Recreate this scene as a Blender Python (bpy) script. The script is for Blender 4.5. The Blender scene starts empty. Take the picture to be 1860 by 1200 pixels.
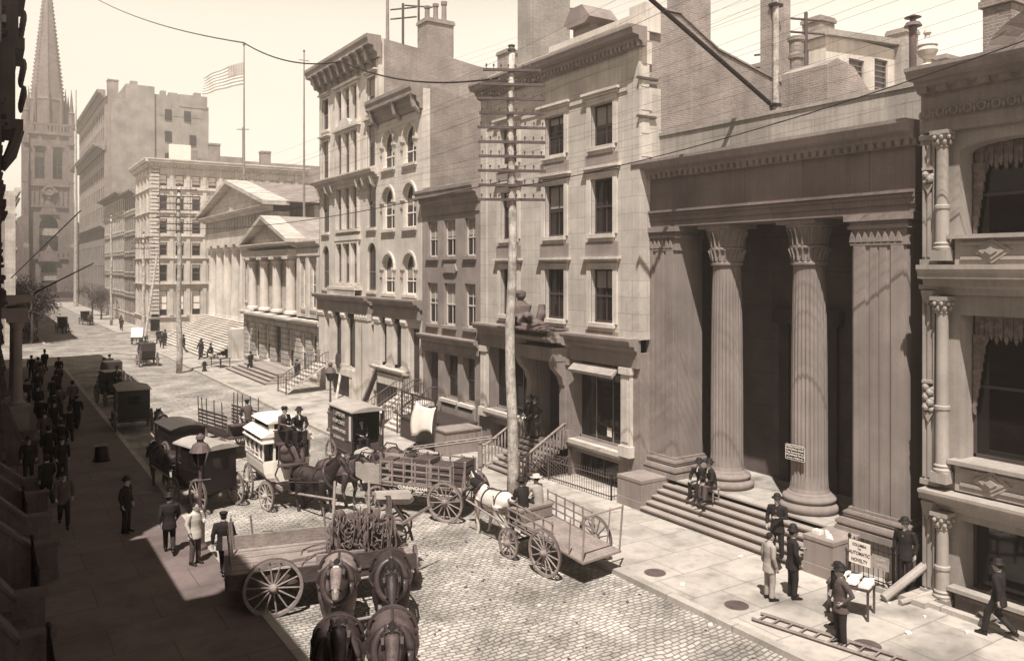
import bpy, bmesh, math, random
from mathutils import Vector, Matrix, Quaternion
R=math.radians; pi=math.pi; sin=math.sin; cos=math.cos
random.seed(7)
S=bpy.context.scene; COL=S.collection
# ---------------- camera ----------------
cd=bpy.data.cameras.new('camera'); cam=bpy.data.objects.new('camera',cd); COL.objects.link(cam); S.camera=cam
cam.location=(0,0,8.5); cam.rotation_euler=(R(90),0,R(-33))
cd.sensor_width=36; cd.lens=36*1480/1860; cd.shift_y=-112/1860; cd.clip_start=.1; cd.clip_end=3000
# ---------------- sky ----------------
SUNV=Vector((-1.05,-1.2,2.95)).normalized()      # towards the sun
W=bpy.data.worlds.new('World'); S.world=W; W.use_nodes=True; nt=W.node_tree; nt.nodes.clear()
sk=nt.nodes.new('ShaderNodeTexSky'); sk.sky_type='NISHITA'; sk.sun_disc=False
sk.sun_elevation=math.asin(SUNV.z); sk.sun_rotation=math.atan2(SUNV.x,SUNV.y); sk.dust_density=3.0; sk.air_density=1.3
bw=nt.nodes.new('ShaderNodeRGBToBW'); mx=nt.nodes.new('ShaderNodeMixRGB'); mx.blend_type='MULTIPLY'; mx.inputs[0].default_value=1
mx.inputs[2].default_value=(1.0,.915,.765,1)
bg=nt.nodes.new('ShaderNodeBackground'); bg.inputs[1].default_value=.15
wo=nt.nodes.new('ShaderNodeOutputWorld'); L=nt.links.new
tcw=nt.nodes.new('ShaderNodeTexCoord'); sxw=nt.nodes.new('ShaderNodeSeparateXYZ'); mrw=nt.nodes.new('ShaderNodeMapRange'); mrw.interpolation_type='SMOOTHSTEP'   # bright hazy horizon, deeper sky overhead
mrw.inputs[1].default_value=.27; mrw.inputs[2].default_value=.5; mrw.inputs[3].default_value=1.5; mrw.inputs[4].default_value=.10
mw=nt.nodes.new('ShaderNodeMath'); mw.operation='MULTIPLY'
L(tcw.outputs['Generated'],sxw.inputs[0]); L(sxw.outputs[2],mrw.inputs[0]); L(sk.outputs[0],bw.inputs[0]); L(bw.outputs[0],mw.inputs[0]); L(mrw.outputs[0],mw.inputs[1]); L(mw.outputs[0],mx.inputs[1]); L(mx.outputs[0],bg.inputs[0]); L(bg.outputs[0],wo.inputs[0])
# ---------------- sun ----------------
sl=bpy.data.lights.new('sun','SUN'); sl.energy=5.0; sl.angle=R(.5); sl.color=(1,.96,.88)
so=bpy.data.objects.new('sun',sl); COL.objects.link(so); so.rotation_euler=SUNV.to_track_quat('Z','Y').to_euler(); so.location=(-30,-30,60)
S.view_settings.view_transform='Standard'; S.view_settings.look='None'; S.view_settings.exposure=0.93; S.view_settings.gamma=1
S.render.engine='CYCLES'
# ---------------- materials: the whole place is seen in sepia ----------------
def sep(v):
    t=min(1,v/.33); return (min(1,v*1.06), v*(.70+.24*t), v*(.69+.16*t), 1)
MC={}
def mk(name,v,rough=.85,var=.22,scale=1.2,joint=None,bump=.15,streak=0,wall=False,metal=0,grain=14,wood=0,patch=0):
    if name in MC: return MC[name]
    m=bpy.data.materials.new(name); m.use_nodes=True; t=m.node_tree; b=t.nodes['Principled BSDF']; N=t.nodes.new; K=t.links.new
    tc=N('ShaderNodeTexCoord'); co=tc.outputs['Object']
    def noise(vec,s,d=4):
        n=N('ShaderNodeTexNoise'); n.inputs['Scale'].default_value=s; n.inputs['Detail'].default_value=d; K(vec,n.inputs['Vector']); return n.outputs['Fac']
    def ramp(f,a,bv,c0,c1):
        r=N('ShaderNodeMapRange'); r.inputs[1].default_value=a; r.inputs[2].default_value=bv; r.inputs[3].default_value=c0; r.inputs[4].default_value=c1; K(f,r.inputs[0]); return r.outputs[0]
    def mul(a,bb):
        x=N('ShaderNodeMath'); x.operation='MULTIPLY'; K(a,x.inputs[0])
        if isinstance(bb,float): x.inputs[1].default_value=bb
        else: K(bb,x.inputs[1])
        return x.outputs[0]
    f=mul(ramp(noise(co,scale),.3,.7,1-var,1+var),ramp(noise(co,grain,3),.3,.7,1-var*.5,1+var*.5))
    h=noise(co,grain*1.5,3)
    if patch: f=mul(f,ramp(noise(co,.55,7),.5,.68,1.06,1-patch)); f=mul(f,ramp(noise(co,2.6,5),.52,.75,1.03,1-patch*.6))
    if streak:
        mp=N('ShaderNodeMapping'); mp.inputs['Scale'].default_value=(7,7,.16); K(co,mp.inputs[0]); f=mul(f,ramp(noise(mp.outputs[0],1.1,6),.35,.8,1+streak*.25,1-streak*.8)); f=mul(f,ramp(noise(co,.45,5),.38,.7,1+streak*.3,1-streak*.9))
    if wood:
        mp=N('ShaderNodeMapping'); mp.inputs['Scale'].default_value=(1,9,9) if wood==1 else (9,9,.8); K(co,mp.inputs[0]); f=mul(f,ramp(noise(mp.outputs[0],4),.3,.7,.7,1.25))
    if joint:
        w,hh,mort,dk,off=joint
        sx=N('ShaderNodeSeparateXYZ'); K(co,sx.inputs[0]); cb=N('ShaderNodeCombineXYZ')
        if wall:
            ad=N('ShaderNodeMath'); K(sx.outputs[0],ad.inputs[0]); K(sx.outputs[1],ad.inputs[1]); K(ad.outputs[0],cb.inputs[0]); K(sx.outputs[2],cb.inputs[1])
        else: K(sx.outputs[0],cb.inputs[0]); K(sx.outputs[1],cb.inputs[1])
        vec=cb.outputs[0]
        if not wall and mort>.008 and w<1:
            nn=N('ShaderNodeTexNoise'); nn.inputs['Scale'].default_value=.9; K(vec,nn.inputs['Vector'])
            va=N('ShaderNodeVectorMath'); va.operation='MULTIPLY_ADD'; K(nn.outputs['Color'],va.inputs[0]); va.inputs[1].default_value=(.42,.42,0); K(vec,va.inputs[2]); vec=va.outputs[0]
        bt=N('ShaderNodeTexBrick'); K(vec,bt.inputs['Vector']); bt.inputs['Scale'].default_value=1; bt.inputs['Brick Width'].default_value=w; bt.inputs['Row Height'].default_value=hh
        bt.inputs['Mortar Size'].default_value=mort; bt.inputs['Mortar Smooth'].default_value=.35; bt.offset=off
        bt.inputs['Color1'].default_value=(1,1,1,1); c2=1-var*.9; bt.inputs['Color2'].default_value=(c2,c2,c2,1); bt.inputs['Mortar'].default_value=(dk,dk,dk,1)
        rg=N('ShaderNodeRGBToBW'); K(bt.outputs[0],rg.inputs[0]); f=mul(f,rg.outputs[0])
        inv=N('ShaderNodeMath'); inv.operation='MULTIPLY_ADD'; K(bt.outputs['Fac'],inv.inputs[0]); inv.inputs[1].default_value=-1.2; K(h,inv.inputs[2]); h=inv.outputs[0]
    cm=N('ShaderNodeMixRGB'); cm.blend_type='MULTIPLY'; cm.inputs[0].default_value=1; cm.inputs[1].default_value=sep(v); K(f,cm.inputs[2]); K(cm.outputs[0],b.inputs['Base Color'])
    b.inputs['Roughness'].default_value=rough; b.inputs['Metallic'].default_value=metal; b.inputs['Specular IOR Level'].default_value=.3
    if bump:
        bp=N('ShaderNodeBump'); bp.inputs['Strength'].default_value=bump; bp.inputs['Distance'].default_value=.03; K(h,bp.inputs['Height']); K(bp.outputs[0],b.inputs['Normal'])
    MC[name]=m; return m
def glass(name,v=.018,rough=.12):
    m=mk(name,v,rough=rough,var=.3,scale=.5,bump=.02,grain=2); m.node_tree.nodes['Principled BSDF'].inputs['Specular IOR Level'].default_value=.45; return m
M=dict(
 cobble=mk('granite_setts',.39,var=.36,scale=.45,joint=(.25,.13,.02,.40,.5),bump=.9,grain=4,patch=.38),
 flag=mk('flagstones',.35,var=.16,scale=.5,joint=(1.9,1.35,.022,.58,.5),bump=.12,grain=5,patch=.42),
 flagdark=mk('shade_dark_flags',.14,patch=.25,var=.14,scale=.6,joint=(2.4,1.5,.02,.6,.5),bump=.12,grain=5),  # flag colour lowered to add to the left pavement's shade
 steps=mk('step_stone',.27,var=.15,bump=.1),
 kerb=mk('kerb_granite',.36,var=.2,joint=(1.5,2.2,.02,.5,.5)),
 earth=mk('city_ground',.3),
 lime=mk('pale_limestone',.47,var=.12,joint=(1.5,.62,.016,.7,.5),wall=True,bump=.2,streak=.18),
 limeplain=mk('dressed_limestone',.51,var=.13,streak=.2,bump=.12),
 marble=mk('white_marble',.5,var=.12,streak=.25,bump=.1),
 brown=mk('brownstone',.24,var=.15,streak=.2,bump=.15),
 bank=mk('grey_granite',.19,var=.13,joint=(2.2,1.75,.014,.55,.5),wall=True,streak=.2,bump=.18),
 bankp=mk('weathered_granite',.235,var=.12,streak=.22,bump=.2,grain=30),
 ashlar=mk('ashlar',.46,var=.16,joint=(1.2,.5,.02,.6,.5),wall=True,streak=.2),
 iron_f=mk('painted_cast_iron',.31,var=.12,streak=.2,bump=.06,rough=.6),
 brick=mk('weathered_brick',.26,var=.25,scale=.8,joint=(.24,.085,.012,1.25,.5),wall=True,bump=.5,streak=.15),
 brickp=mk('pale_brick',.33,var=.2,scale=.5,joint=(.24,.085,.012,.75,.5),wall=True,bump=.5,streak=.2),
 darkst=mk('shade_dark_stone',.055,var=.3,streak=.3,bump=.25),  # stone colour lowered to deepen the shade on the left fronts
 shopdark=mk('dark_shopfront',.045,var=.3,rough=.6),
 sash=mk('sash_paint',.17,var=.15,rough=.6),
 sashd=mk('dark_sash',.06,var=.15,rough=.6),
 blind=mk('linen_blind',.5,var=.05,bump=.02), blindd=mk('grey_blind',.3,var=.1,bump=.02),
 white=mk('white_paint',.72,var=.07,rough=.6,bump=.03), cream=mk('cream_cloth',.62,var=.08,bump=.15),
 roof=mk('slate_roof',.24,var=.2,joint=(.9,.6,.05,.7,.5),bump=.4), tin=mk('tin_roof',.25,var=.25,streak=.1),
 tar=mk('tar_roof',.16), iron=mk('black_iron',.025,rough=.45,var=.3,metal=.2,bump=.05), irong=mk('grey_iron',.09,rough=.5,var=.3),
 wood=mk('weathered_wood',.22,wood=1,var=.25), woodd=mk('dark_wood',.07,wood=1,var=.3,rough=.6), pole=mk('pole_wood',.36,wood=2,var=.4,scale=4,bump=.4),
 arm=mk('crossarm_wood',.09,wood=1), lacq=mk('black_carriage_lacquer',.014,rough=.25,var=.2,bump=.02), leather=mk('harness_leather',.05,rough=.35,var=.3),
 canvas=mk('wagon_canvas',.30,var=.2,bump=.2), rope=mk('hemp_rope',.13,var=.4,scale=9,bump=.5),
 skin=mk('skin',.30,rough=.6,var=.08,bump=.03), cloth=mk('black_wool',.018,var=.3), clothg=mk('grey_wool',.085,var=.25), clothl=mk('light_linen',.45,var=.1),
 hat=mk('felt_hat',.014,rough=.7), straw=mk('straw_hat',.42), hairm=mk('dark_hair',.015), shoe=mk('boot_leather',.012,rough=.4),
 dun=mk('dun_coat',.16,rough=.7,var=.45,scale=4,bump=.3,grain=35), bay=mk('bay_coat',.065,rough=.6,var=.5,scale=4,bump=.3,grain=35), blackh=mk('black_coat',.028,rough=.5,var=.55,scale=4,bump=.3,grain=35), whiteh=mk('white_coat',.52,rough=.6,var=.15,bump=.08), mane=mk('horse_hair',.015,var=.4,scale=20),
 glass=glass('window_glass'), glassb=glass('shop_glass',.01,.06), leaf=mk('foliage',.05,var=.4,scale=6), bark=mk('bark',.08), clay=mk('clay_pot',.2), paper=mk('paper_litter',.7,var=.1), gild=mk('gilt_letters',.45,rough=.5,bump=0), ink=mk('black_lettering',.02,bump=0),bronze=mk('dark_sandstone',.11,var=.3,scale=4,bump=.5), smoke=mk('trinity_sandstone',.16,var=.25,streak=.2), gold=mk('straw_hay',.35,var=.4,scale=12,bump=.6))
# ---------------- mesh builder ----------------
class MB:
    def __init__(s,O=(0,0,0),U=(1,0,0),N=(0,1,0)): s.O=Vector(O);s.U=Vector(U);s.N=Vector(N);s.v=[];s.f=[]
    def P(s,u,n,z): return s.O+s.U*u+s.N*n+Vector((0,0,z))
    def add(s,pts): b=len(s.v); s.v+= [tuple(s.P(*p)) for p in pts]; return b
    def poly(s,pts): b=s.add(pts); s.f.append(tuple(range(b,b+len(pts)))); return s
    def box(s,u0,u1,n0,n1,z0,z1,sh=0):
        b=s.add([(u0,n0,z0),(u1,n0,z0),(u1,n1,z0),(u0,n1,z0),(u0,n0,z1),(u1,n0,z1),(u1,n1,z1),(u0,n1,z1)])
        s.f+=[tuple(b+i for i in q) for q in((0,3,2,1),(4,5,6,7),(0,1,5,4),(1,2,6,5),(2,3,7,6),(3,0,4,7))]; return s
    def hull8(s,pts):
        b=s.add(pts); s.f+=[tuple(b+i for i in q) for q in((0,3,2,1),(4,5,6,7),(0,1,5,4),(1,2,6,5),(2,3,7,6),(3,0,4,7))]; return s
    def ext(s,prof,axis,c0,c1):
        g={'u':lambda a,b,c:(c,a,b),'n':lambda a,b,c:(a,c,b),'z':lambda a,b,c:(a,b,c)}[axis]; k=len(prof)
        b=s.add([g(p[0],p[1],c0) for p in prof]+[g(p[0],p[1],c1) for p in prof])
        s.f.append(tuple(range(b+k-1,b-1,-1))); s.f.append(tuple(range(b+k,b+2*k)))
        for i in range(k): j=(i+1)%k; s.f.append((b+i,b+j,b+k+j,b+k+i))
        return s
    def path(s,pts,rad,n=8,cap=True,up=(0,0,1)):
        pts=[Vector(p) for p in pts]; m=len(pts)
        if not isinstance(rad,(list,tuple)): rad=[rad]*m
        rings=[]; prevx=None
        for i,p in enumerate(pts):
            t=(pts[min(i+1,m-1)]-pts[max(i-1,0)]).normalized()
            a=Vector(up); 
            if prevx is None:
                if abs(t.dot(a))>.95: a=Vector((1,0,0)) if abs(t.x)<.9 else Vector((0,1,0))
                x=t.cross(a).normalized()
            else: x=(prevx-t*prevx.dot(t)).normalized()
            prevx=x; y=x.cross(t); r=rad[i]; rx,ry=(r if isinstance(r,(list,tuple)) else (r,r))
            rings.append([p+x*(rx*cos(2*pi*k/n))+y*(ry*sin(2*pi*k/n)) for k in range(n)])
        b=s.add([tuple(q) for r in rings for q in r])
        for i in range(m-1):
            for k in range(n): l=(k+1)%n; s.f.append((b+i*n+k,b+i*n+l,b+(i+1)*n+l,b+(i+1)*n+k))
        if cap: s.f.append(tuple(b+k for k in range(n-1,-1,-1))); s.f.append(tuple(b+(m-1)*n+k for k in range(n)))
        return s
    def lathe(s,c,prof,n=16,flute=None,ax='z'):
        cu,cn=c[0],c[1]; k=len(prof); pts=[]
        for (r,z) in prof:
            for i in range(n):
                a=2*pi*i/n; rr=r
                if flute and flute[1]<=z<=flute[2]: rr=r*(1-.085*(1-abs(cos(flute[0]*a/2))**.4))
                if ax=='z': pts.append((cu+rr*cos(a),cn+rr*sin(a),z))
                elif ax=='n': pts.append((cu+rr*cos(a),z,cn+rr*sin(a)))
                else: pts.append((z,cu+rr*cos(a),cn+rr*sin(a)))
        b=s.add(pts)
        for j in range(k-1):
            for i in range(n): l=(i+1)%n; s.f.append((b+j*n+i,b+j*n+l,b+(j+1)*n+l,b+(j+1)*n+i))
        s.f.append(tuple(b+i for i in range(n-1,-1,-1))); s.f.append(tuple(b+(k-1)*n+i for i in range(n))); return s
    def ell(s,c,r,n=10,m=7):
        pts=[]
        for j in range(1,m):
            t=pi*j/m
            for i in range(n): a=2*pi*i/n; pts.append((c[0]+r[0]*sin(t)*cos(a),c[1]+r[1]*sin(t)*sin(a),c[2]+r[2]*cos(t)))
        b=s.add(pts+[(c[0],c[1],c[2]+r[2]),(c[0],c[1],c[2]-r[2])]); T=b+len(pts); Bt=T+1
        for j in range(m-2):
            for i in range(n): l=(i+1)%n; s.f.append((b+j*n+i,b+(j+1)*n+i,b+(j+1)*n+l,b+j*n+l))
        for i in range(n): l=(i+1)%n; s.f.append((T,b+i,b+l)); s.f.append((Bt,b+(m-2)*n+l,b+(m-2)*n+i))
        return s
    def ring(s,c,R0,R1,w,n=32,ax='n'):   # flat ring, axis n, centre c=(u,n,z)
        pts=[]
        for (r,o) in((R0,-w/2),(R1,-w/2),(R1,w/2),(R0,w/2)):
            for i in range(n):
                a=2*pi*i/n
                pts.append((c[0]+r*cos(a),c[1]+o,c[2]+r*sin(a)) if ax=='n' else ((c[0]+r*cos(a),c[1]+r*sin(a),c[2]+o) if ax=='z' else (c[0]+o,c[1]+r*cos(a),c[2]+r*sin(a))))
        b=s.add(pts)
        for j in range(4):
            q=(j+1)%4
            for i in range(n): l=(i+1)%n; s.f.append((b+j*n+i,b+j*n+l,b+q*n+l,b+q*n+i))
        return s
    def tor(s,c,Rr,r,nrm=(0,1,0),n=14,m=5,a0=0,a1=2*pi):
        nrm=Vector(nrm).normalized(); x=nrm.orthogonal().normalized(); y=nrm.cross(x); c=Vector(c)
        cl=abs(a1-a0-2*pi)<.01; k=n if cl else n+1
        s.path([c+x*(Rr*cos(a0+(a1-a0)*i/n))+y*(Rr*sin(a0+(a1-a0)*i/n)) for i in range(n+1)],r,m); return s
    def sq(s,k): s.v=[(x*k,y,z) for x,y,z in s.v]; return s
    def grid(s,fn,nx,ny):
        b=s.add([fn(i,j) for i in range(nx+1) for j in range(ny+1)])
        for i in range(nx):
            for j in range(ny): a=b+i*(ny+1)+j; s.f.append((a,a+ny+1,a+ny+2,a+1))
        return s
    def mesh(s,name,m,smooth=False):
        me=bpy.data.meshes.new(name); me.from_pydata(s.v,[],s.f); me.materials.append(m); me.update()
        if smooth:
            for p in me.polygons: p.use_smooth=True
        return me
    def build(s,name,m,parent=None,smooth=False,loc=None,rot=None):
        o=bpy.data.objects.new(name,s.mesh(name,m,smooth)); COL.objects.link(o)
        if loc: o.location=loc
        if rot: o.rotation_euler=rot
        if parent is not None: att(o,parent)
        return o
def att(o,p):
    o.parent=p
    if p.get('_w'): o.matrix_parent_inverse=Matrix.Translation(-p.location)
def tag(o,label=None,cat=None,group=None,kind=None):
    if label:o['label']=label
    if cat:o['category']=cat
    if group:o['group']=group
    if kind:o['kind']=kind
    return o
def empty(name,loc=(0,0,0),label=None,cat=None,group=None,rz=0,world=False):
    o=bpy.data.objects.new(name,None); COL.objects.link(o); o.location=loc; o.rotation_euler=(0,0,rz); o.empty_display_size=.2
    if world: o['_w']=1
    return tag(o,label,cat,group)
def kids(o): return [c for c in COL.objects if c.parent==o]
def copy_tree(o,loc=None,rz=None,label=None,group=None,parent=None,tree=None):
    if tree is None:
        tree={}
        for c in COL.objects:
            if c.parent: tree.setdefault(c.parent.name,[]).append(c)
    c=o.copy(); COL.objects.link(c)
    if parent is not None: c.parent=parent; 
    if loc is not None: c.location=loc
    if rz is not None: c.rotation_euler=(0,0,rz)
    if label: c['label']=label
    if group: c['group']=group
    for k in tree.get(o.name,[]): copy_tree(k,parent=c,tree=tree)
    return c
def struct(name,mb,m,**k): o=mb.build(name,m,**k); o['kind']='structure'; return o
NF=lambda X:MB((X,0,0),(0,1,0),(-1,0,0))     # north side facade: u=Y, n=towards street
EF=lambda Y:MB((0,Y,0),(1,0,0),(0,-1,0))     # wall facing the camera end of the street: u=X
SF=lambda X:MB((X,0,0),(0,1,0),(1,0,0))      # south side facade
def like(f): return MB(f.O,f.U,f.N)
def text(s,size,loc,rot,parent,m,name='lettering',depth=.004,align='CENTER',sx=1):
    c=bpy.data.curves.new(name,'FONT'); c.body=s; c.size=size; c.extrude=depth; c.align_x=align; c.align_y='CENTER'; c.offset=size*.012
    o=bpy.data.objects.new(name,c); COL.objects.link(o); bpy.context.view_layer.update()
    me=bpy.data.meshes.new_from_object(o.evaluated_get(bpy.context.evaluated_depsgraph_get())); COL.objects.unlink(o); bpy.data.objects.remove(o)
    me.materials.clear(); me.materials.append(m); o=bpy.data.objects.new(name,me); COL.objects.link(o)
    o.location=loc; o.rotation_euler=rot; o.scale=(sx,1,1)
    if parent is not None: att(o,parent)
    return o
def bake(mb,name,m,voxel,smooth=2):
    o=mb.build(name,m); md=o.modifiers.new('r','REMESH'); md.mode='VOXEL'; md.voxel_size=voxel; md.use_smooth_shade=True
    if smooth: sm=o.modifiers.new('s','SMOOTH'); sm.iterations=smooth; sm.factor=.5
    bpy.context.view_layer.update(); me=bpy.data.meshes.new_from_object(o.evaluated_get(bpy.context.evaluated_depsgraph_get()))
    me.name=name; bpy.data.objects.remove(o)
    if not me.materials: me.materials.append(m)
    for p in me.polygons: p.use_smooth=True
    return me
def mobj(name,me,parent,loc=None,rot=None,scale=None):
    o=bpy.data.objects.new(name,me); COL.objects.link(o)
    if loc:o.location=loc
    if rot:o.rotation_euler=rot
    if scale:o.scale=scale
    if parent is not None: att(o,parent)
    return o
# ---------------- architecture helpers ----------------
def wall(m,u0,u1,z0,z1,n=0,dep=.3,ops=(),th=1.0):
    us=sorted({u0,u1}|{x for o in ops for x in o[:2]}); zs=sorted({z0,z1}|{x for o in ops for x in o[2:4]})
    for i in range(len(us)-1):
        for j in range(len(zs)-1):
            cu=(us[i]+us[i+1])/2; cz=(zs[j]+zs[j+1])/2
            if any(o[0]<cu<o[1] and o[2]<cz<o[3] for o in ops): continue
            m.poly([(us[i],n,zs[j]),(us[i+1],n,zs[j]),(us[i+1],n,zs[j+1]),(us[i],n,zs[j+1])])
    for o in ops:
        a,b,c,d=o[:4]; h=o[4] if len(o)>4 else 0; k=n-dep; sp=d-h
        m.poly([(a,n,c),(a,k,c),(a,k,sp),(a,n,sp)]); m.poly([(b,n,c),(b,k,c),(b,k,sp),(b,n,sp)]); m.poly([(a,n,c),(b,n,c),(b,k,c),(a,k,c)])
        if not h: m.poly([(a,n,d),(b,n,d),(b,k,d),(a,k,d)])
        else:
            q=[((a+b)/2-(b-a)/2*cos(pi*t/12),sp+h*sin(pi*t/12)) for t in range(13)]
            for (x0,y0),(x1,y1) in zip(q,q[1:]):
                m.poly([(x0,n,y0),(x1,n,y1),(x1,n,d),(x0,n,d)]); m.poly([(x0,n,y0),(x1,n,y1),(x1,k,y1),(x0,k,y0)])
    for u in(u0,u1): m.poly([(u,n,z0),(u,n-th,z0),(u,n-th,z1),(u,n,z1)])
    m.poly([(u0,n,z1),(u1,n,z1),(u1,n-th,z1),(u0,n-th,z1)]); return m
WR=random.Random(4)
def window(p,f,a,b,c,d,n,arch=0,cols=2,rows=2,m=None,blind=0,bm=None,sill=.0,hood=0,sm=None,surr=0,gm=None,name='window'):
    m=m or M['sash']; sm=sm or M['limeplain']; w=.07; F=like(f); k=n
    sp=d-arch
    F.box(a,a+w,k,k+.07,c,sp); F.box(b-w,b,k,k+.07,c,sp); F.box(a,b,k,k+.07,c,c+w+.02)
    if arch:
        q=[((a+b)/2-(b-a)/2*cos(pi*t/10),sp+arch*sin(pi*t/10)) for t in range(11)]; e=1-2*w/(b-a); qi=[((a+b)/2+(x-(a+b)/2)*e,sp+(y-sp)*e) for x,y in q]
        for i in range(10): F.hull8([(q[i][0],k,q[i][1]),(q[i+1][0],k,q[i+1][1]),(qi[i+1][0],k,qi[i+1][1]),(qi[i][0],k,qi[i][1])]+[(q[i][0],k+.07,q[i][1]),(q[i+1][0],k+.07,q[i+1][1]),(qi[i+1][0],k+.07,qi[i+1][1]),(qi[i][0],k+.07,qi[i][1])])
    else: F.box(a,b,k,k+.07,d-w,d)
    for r in range(1,rows): z=c+(sp-c if arch else d-c)*r/rows; F.box(a+w,b-w,k+.0,k+.055,z-.035,z+.035)
    for q_ in range(1,cols): u=a+(b-a)*q_/cols; F.box(u-.02,u+.02,k,k+.045,c+w,(d-.05 if not arch else d-arch*.15))
    o=F.build(name,m,p)
    G=like(f); pts=[(a,k+.012,c),(b,k+.012,c),(b,k+.012,sp)]
    if arch: pts+=[((a+b)/2+(b-a)/2*cos(pi*t/10),k+.012,sp+arch*sin(pi*t/10)) for t in range(1,10)]
    pts.append((a,k+.012,sp)); G.poly(pts); G.build('pane',gm or M['glass'],o)
    if blind==0 and gm is None and WR.random()>.45: blind=WR.uniform(.15,.6)
    if blind>0:
        B=like(f); zt=sp; B.poly([(a+w,k+.018,zt-(zt-c)*blind),(b-w,k+.018,zt-(zt-c)*blind),(b-w,k+.018,zt-.02),(a+w,k+.018,zt-.02)]); B.build('blind',bm or M['blindd'],o)
    if sill: T=like(f); T.box(a-.12,b+.12,-.02,sill,c-.16,c); T.box(a-.05,b+.05,-.02,sill*.6,c-.3,c-.16); T.build('sill',sm,o)
    if surr: T=like(f); T.box(a-surr,a,-.02,.06,c,d); T.box(b,b+surr,-.02,.06,c,d); T.box(a-surr,b+surr,-.02,.06,d,d+surr); T.build('surround',sm,o)
    if hood: T=like(f); z=d+surr+.05; T.box(a-surr-.1,b+surr+.1,-.02,hood*.5,z,z+.1); T.box(a-surr-.2,b+surr+.2,-.02,hood,z+.1,z+.2); T.build('hood',sm,o)
    return o
def cornice(m,u0,u1,z0,z1,p,dent=0,dw=.12,ret=0):
    h=z1-z0; m.ext([(-.05,z0),(.2*p,z0),(.25*p,z0+.2*h),(.45*p,z0+.3*h),(.5*p,z0+.5*h),(.88*p,z0+.55*h),(.9*p,z0+.72*h),(p,z0+.85*h),(p,z1),(-.05,z1)],'u',u0,u1)
    if dent:
        u=u0+dw
        while u<u1-dw: m.box(u,u+dw,-.05,.42*p,z0+.02*h,z0+.5*h-.012) ; u+=dw*2
    return m
def body(root,X0,X1,Y0,Y1,z1,m,z0=-.5,name='wall'):   # solid body behind a facade, closed box in world coordinates
    b=MB(); b.box(X0,X1,Y0,Y1,z0,z1); return b.build(name,m,root)
def stairs(m,u0,u1,n0,n1,z0,z1,k):   # n0 outermost (street), n1 at wall
    for i in range(k):
        a=n0+(n1-n0)*i/k; m.box(u0,u1,a,n1-.001*i,z0+(z1-z0)*i/k+(.002 if i else 0)*0,z0+(z1-z0)*(i+1)/k)
        m.box(u0-.02,u1+.02,a+(.08 if n0>n1 else -.08),a-(.03 if n0>n1 else -.03),z0+(z1-z0)*(i+1)/k-.05,z0+(z1-z0)*(i+1)/k+.004)
    return m
def rail(m,p0,p1,h=.9,k=10,r=.018,top=.035,newel=0):
    p0=Vector(p0);p1=Vector(p1); up=Vector((0,0,h)); m.path([p0+up,p1+up],top,6); m.path([p0+up*.12,p1+up*.12],top*.7,6)
    for i in range(k+1): q=p0.lerp(p1,i/k); m.path([q,q+up*.5,q+up],[r,r*1.5,r],5)
    return m
# ================= THE GROUND =================
g=MB(); g.poly([(-1500,-1500,-.62),(1500,-1500,-.62),(1500,1500,-.62),(-1500,1500,-.62)]); struct('ground',g,M['earth'])
g=MB(); g.box(5.6,15.0,-60,420,-.6,0); g.box(-90,5.6,81,104,-.6,0); g.box(15.0,90,105.5,117.5,-.6,0); struct('road',g,M['cobble'])
g=MB()
for (a,b,c,d) in((14.95,19.72,-60,13.6),(14.95,20.5,13.6,22.7),(14.95,20.8,22.7,55.8),(14.95,23.4,55.8,105.2),(14.95,19.3,118,420)): g.box(a,b,c,d,-.6,.13)
struct('pavement',g,M['flag'])
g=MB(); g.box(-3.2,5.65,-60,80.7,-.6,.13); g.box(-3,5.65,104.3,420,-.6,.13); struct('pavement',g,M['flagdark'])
g=MB()
for (y0,y1) in((-60,105.2),(118,420)): g.box(14.72,14.95,y0,y1,-.6,.145)
for (y0,y1) in((-60,80.9),(104.1,420)): g.box(5.65,5.88,y0,y1,-.6,.145)
g.box(14.95,60,105.2,105.4,-.6,.145); g.box(14.95,60,117.8,118,-.6,.145); g.box(-60,5.65,80.7,80.9,-.6,.145); g.box(-60,5.65,104.1,104.3,-.6,.145)
struct('kerb',g,M['kerb'])
g=MB(); g.box(-60,60,233,420,-.6,1.0); struct('terrain',g,M['flagdark'])
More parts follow.
